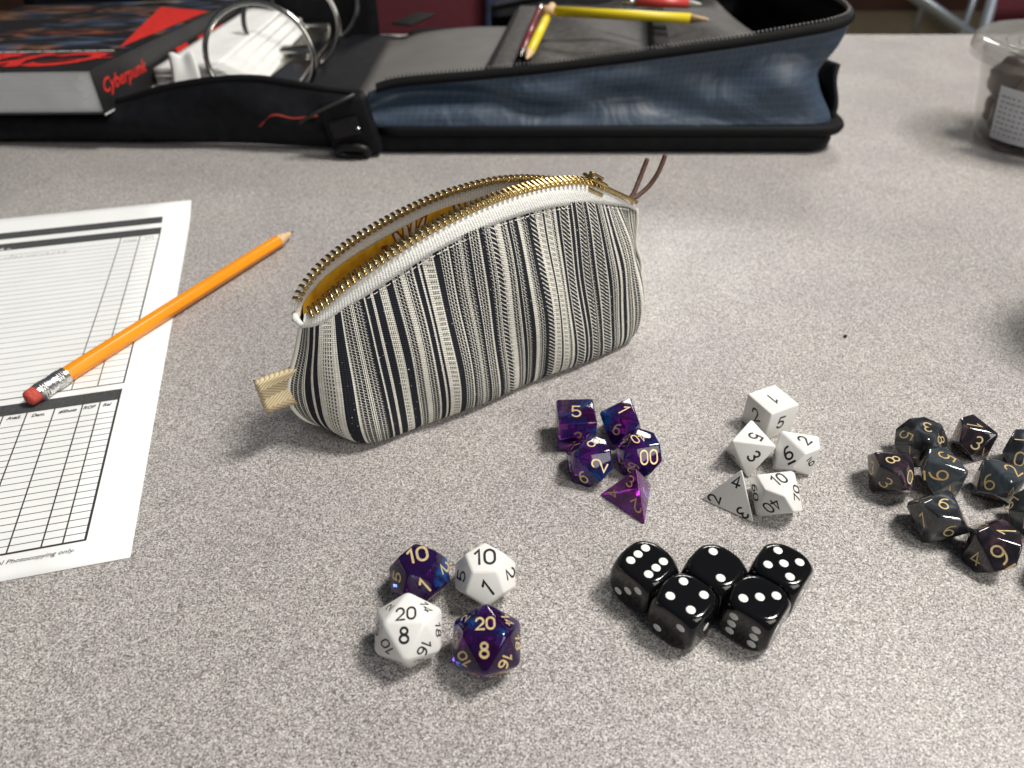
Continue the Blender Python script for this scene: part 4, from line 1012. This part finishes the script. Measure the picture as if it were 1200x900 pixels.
# ------------------------------------------------------------------ snack tub and its contents
JX, JY = .382, .540
tub = empty('snack_tub', (JX, JY, .0003)); tag(tub, 'clear plastic snack tub with lid and white label at the table edge', 'tub')
prof = [(.0001, .0012), (.030, .0010), (.038, .0008), (.0415, .003), (.0432, .008), (.0500, .040), (.0545, .058)]
MB().lathe(prof, 72).build('cup', MATS['clear_plastic'], tub, smooth=True)
lid = [(.0001, .0640), (.020, .0640), (.030, .0644), (.044, .0642), (.050, .0635), (.0525, .0655), (.056, .0690), (.0600, .0690), (.0625, .0670), (.0632, .0600), (.0625, .0560)]
MB().lathe(lid, 72).build('lid', MATS['lid_plastic'], tub, smooth=True)
for k in range(9):
    R_ = .010+.004*k
    if R_ < .043 and k % 2 == 0: MB().tube([(R_*math.cos(a), R_*math.sin(a), .0646) for a in np.linspace(0, 2*math.pi, 41)[:-1]], .0006, 6, closed=True).build('lid_ridge', MATS['lid_plastic'], tub, smooth=True)
m = MB()
def lab(a, b):
    th = math.radians(196+70*a); z = .008+.036*b; r = .0434+(.0500-.0434)*(z-.008)/.032+.0006; return (r*math.cos(th), r*math.sin(th), z)
m.grid(lab, 20, 4); lo_ = m.build('label', MATS['label_white'], tub, smooth=True)
m = MB()
for j in range(8):
    z = .012+.0036*j
    for i in range(12):
        th0 = math.radians(199+4.6*i); th1 = th0+math.radians(rr.uniform(2.0, 4.0)); r = .0434+(.0500-.0434)*(z-.008)/.032+.0008; r2 = r+.0002
        m.add([(r*math.cos(th0), r*math.sin(th0), z), (r*math.cos(th1), r*math.sin(th1), z), (r2*math.cos(th1), r2*math.sin(th1), z+.0011), (r2*math.cos(th0), r2*math.sin(th0), z+.0011)], [(0, 1, 2, 3)])
tag(m.build('label_print', MATS['print_faint'], lo_), kind='stuff')
spots = [(0, 0, .0175, .0150, 0), (-.004, .004, .0535-.006, .0150, 0)]
for i in range(6):
    a = math.radians(60*i+10); spots.append((.0262*math.cos(a), .0262*math.sin(a), .0180, .0150, 0))
    a = math.radians(60*i+40); spots.append((.0300*math.cos(a), .0300*math.sin(a), .0405, .0150, i == 3))
for (x, y, z, r, foil) in spots:
    bm = bmesh.new(); bmesh.ops.create_icosphere(bm, subdivisions=3, radius=r)
    sdv = rr.uniform(0, 9)
    for v in bm.verts:
        d = v.co.normalized(); v.co *= 1+.10*math.sin(5*d.x+sdv)*math.sin(4*d.y+2*sdv)+.06*math.sin(9*d.z+3*sdv)
    me = bpy.data.meshes.new('candy'); bm.to_mesh(me); bm.free(); me.polygons.foreach_set('use_smooth', [True]*len(me.polygons))
    o = link('candy', me, None, MATS['copper_foil' if foil else 'chocolate']); o.location = (JX+x, JY+y, z+.001)
    lay = 'bottom layer' if z < .03 else 'upper layer'
    tag(o, 'copper foil wrapped candy inside the clear snack tub' if foil else 'dark brown chocolate lump in the '+lay+' inside the snack tub', 'candy', None if foil else 'chocolate lumps of the tub '+lay)

# mug standing just past the right border of the picture (its shadow reaches in)
mug = empty('mug', (.300, .286, .0003)); tag(mug, 'dark blue glazed mug standing on the table near the dark dice', 'mug')
MB().lathe([(.0001, 0), (.031, 0), (.034, .003), (.035, .090), (.0342, .0912), (.0325, .090), (.0315, .006), (.0001, .005)], 48).build('cup', MATS['mug_glaze'], mug, smooth=True)
MB().tube([(.034, 0, .012), (.052, 0, .020), (.060, 0, .044), (.052, 0, .068), (.034, 0, .074)], .004, 10).build('handle', MATS['mug_glaze'], mug, smooth=True)
# crumb
bm = bmesh.new(); bmesh.ops.create_icosphere(bm, subdivisions=2, radius=.0009)
for v in bm.verts: v.co *= 1+.35*math.sin(2000*v.co.x+5)*math.sin(3000*v.co.y)
me = bpy.data.meshes.new('crumb'); bm.to_mesh(me); bm.free(); o = link('crumb', me, None, MATS['crumb']); g = at_z(990, 395); o.location = (g[0], g[1], .0006)
tag(o, 'tiny dark crumb alone on the open table', 'crumb')

# ------------------------------------------------------------------ chairs beyond the table
def chair(x, y, rz, label, seat_z=.45, back=True):
    r = empty('chair', (x, y, -.74), math.radians(rz)); tag(r, label, 'chair', 'maroon stacking chairs')
    rounded_slab(MB(), -.22, .22, -.21, .21, seat_z-.03, seat_z+.03, .05, 6, .012).build('seat', MATS['maroon_cloth'], r, smooth=True)
    rounded_slab(MB(), -.21, .21, .20, .245, seat_z+.10, seat_z+.42, .02, 6, .006).build('backrest', MATS['maroon_cloth'], r, smooth=True)
    for sx in (-.20, .20):
        MB().tube([(sx*1.08, -.22, 0), (sx*1.02, -.17, seat_z-.03)], .011, 10).build('leg', MATS['chair_steel'], r, smooth=True)
        MB().tube([(sx*1.08, .30, 0), (sx*1.02, .19, seat_z-.02), (sx*1.02, .235, seat_z+.30)], .011, 10).build('leg', MATS['chair_steel'], r, smooth=True)
    return r
chair(-.067, 1.30, 0, 'maroon padded chair facing away behind the binder')
chair(1.20, 1.50, 0, 'maroon padded chair beyond the snack tub')
jk = MB()
def jf(a, b):
    y = -.004-.004*math.sin(8*a+3*b) if b < .45 else (-.004+.058*(b-.45)/.1 if b < .55 else .056)
    z = .30*b/.45 if b < .45 else (.30+.012*math.sin((b-.45)/.1*math.pi) if b < .55 else .30-.25*(b-.55)/.45)
    return (.115*a+.006*math.sin(6*b), y, z)
jk.grid(jf, 14, 30); o = jk.build('jacket', MATS['navy_cloth'], None, smooth=True); solidify(o, .006, 0); o.location = (-.052, 1.492, -.182)
tag(o, 'navy cloth jacket draped over the maroon chair back behind the binder', 'jacket')
fc = empty('folding_chair', (1.72, 3.0, -.74)); tag(fc, 'folding chair with crossed pale steel legs far beyond the table', 'chair')
rounded_slab(MB(), -.24, .22, -.02, .38, .44, .475, .04, 5, .008).build('seat', MATS['black_plastic'], fc, smooth=True)
rounded_slab(MB(), .20, .235, -.01, .37, .62, .86, .015, 4, .004).build('backrest', MATS['black_plastic'], fc, smooth=True)
for yy in (0, .36):
    MB().tube([(-.42, yy, .44), (.10, yy, .17), (.43, yy, 0)], .014, 10).build('leg', MATS['chair_steel'], fc, smooth=True)
    MB().tube([(-.045, yy, .0), (-.045, yy, .44)], .012, 10).build('leg', MATS['chair_steel'], fc, smooth=True)
    MB().tube([(.21, yy, .42), (.225, yy, .86)], .012, 10).build('back_post', MATS['chair_steel'], fc, smooth=True)
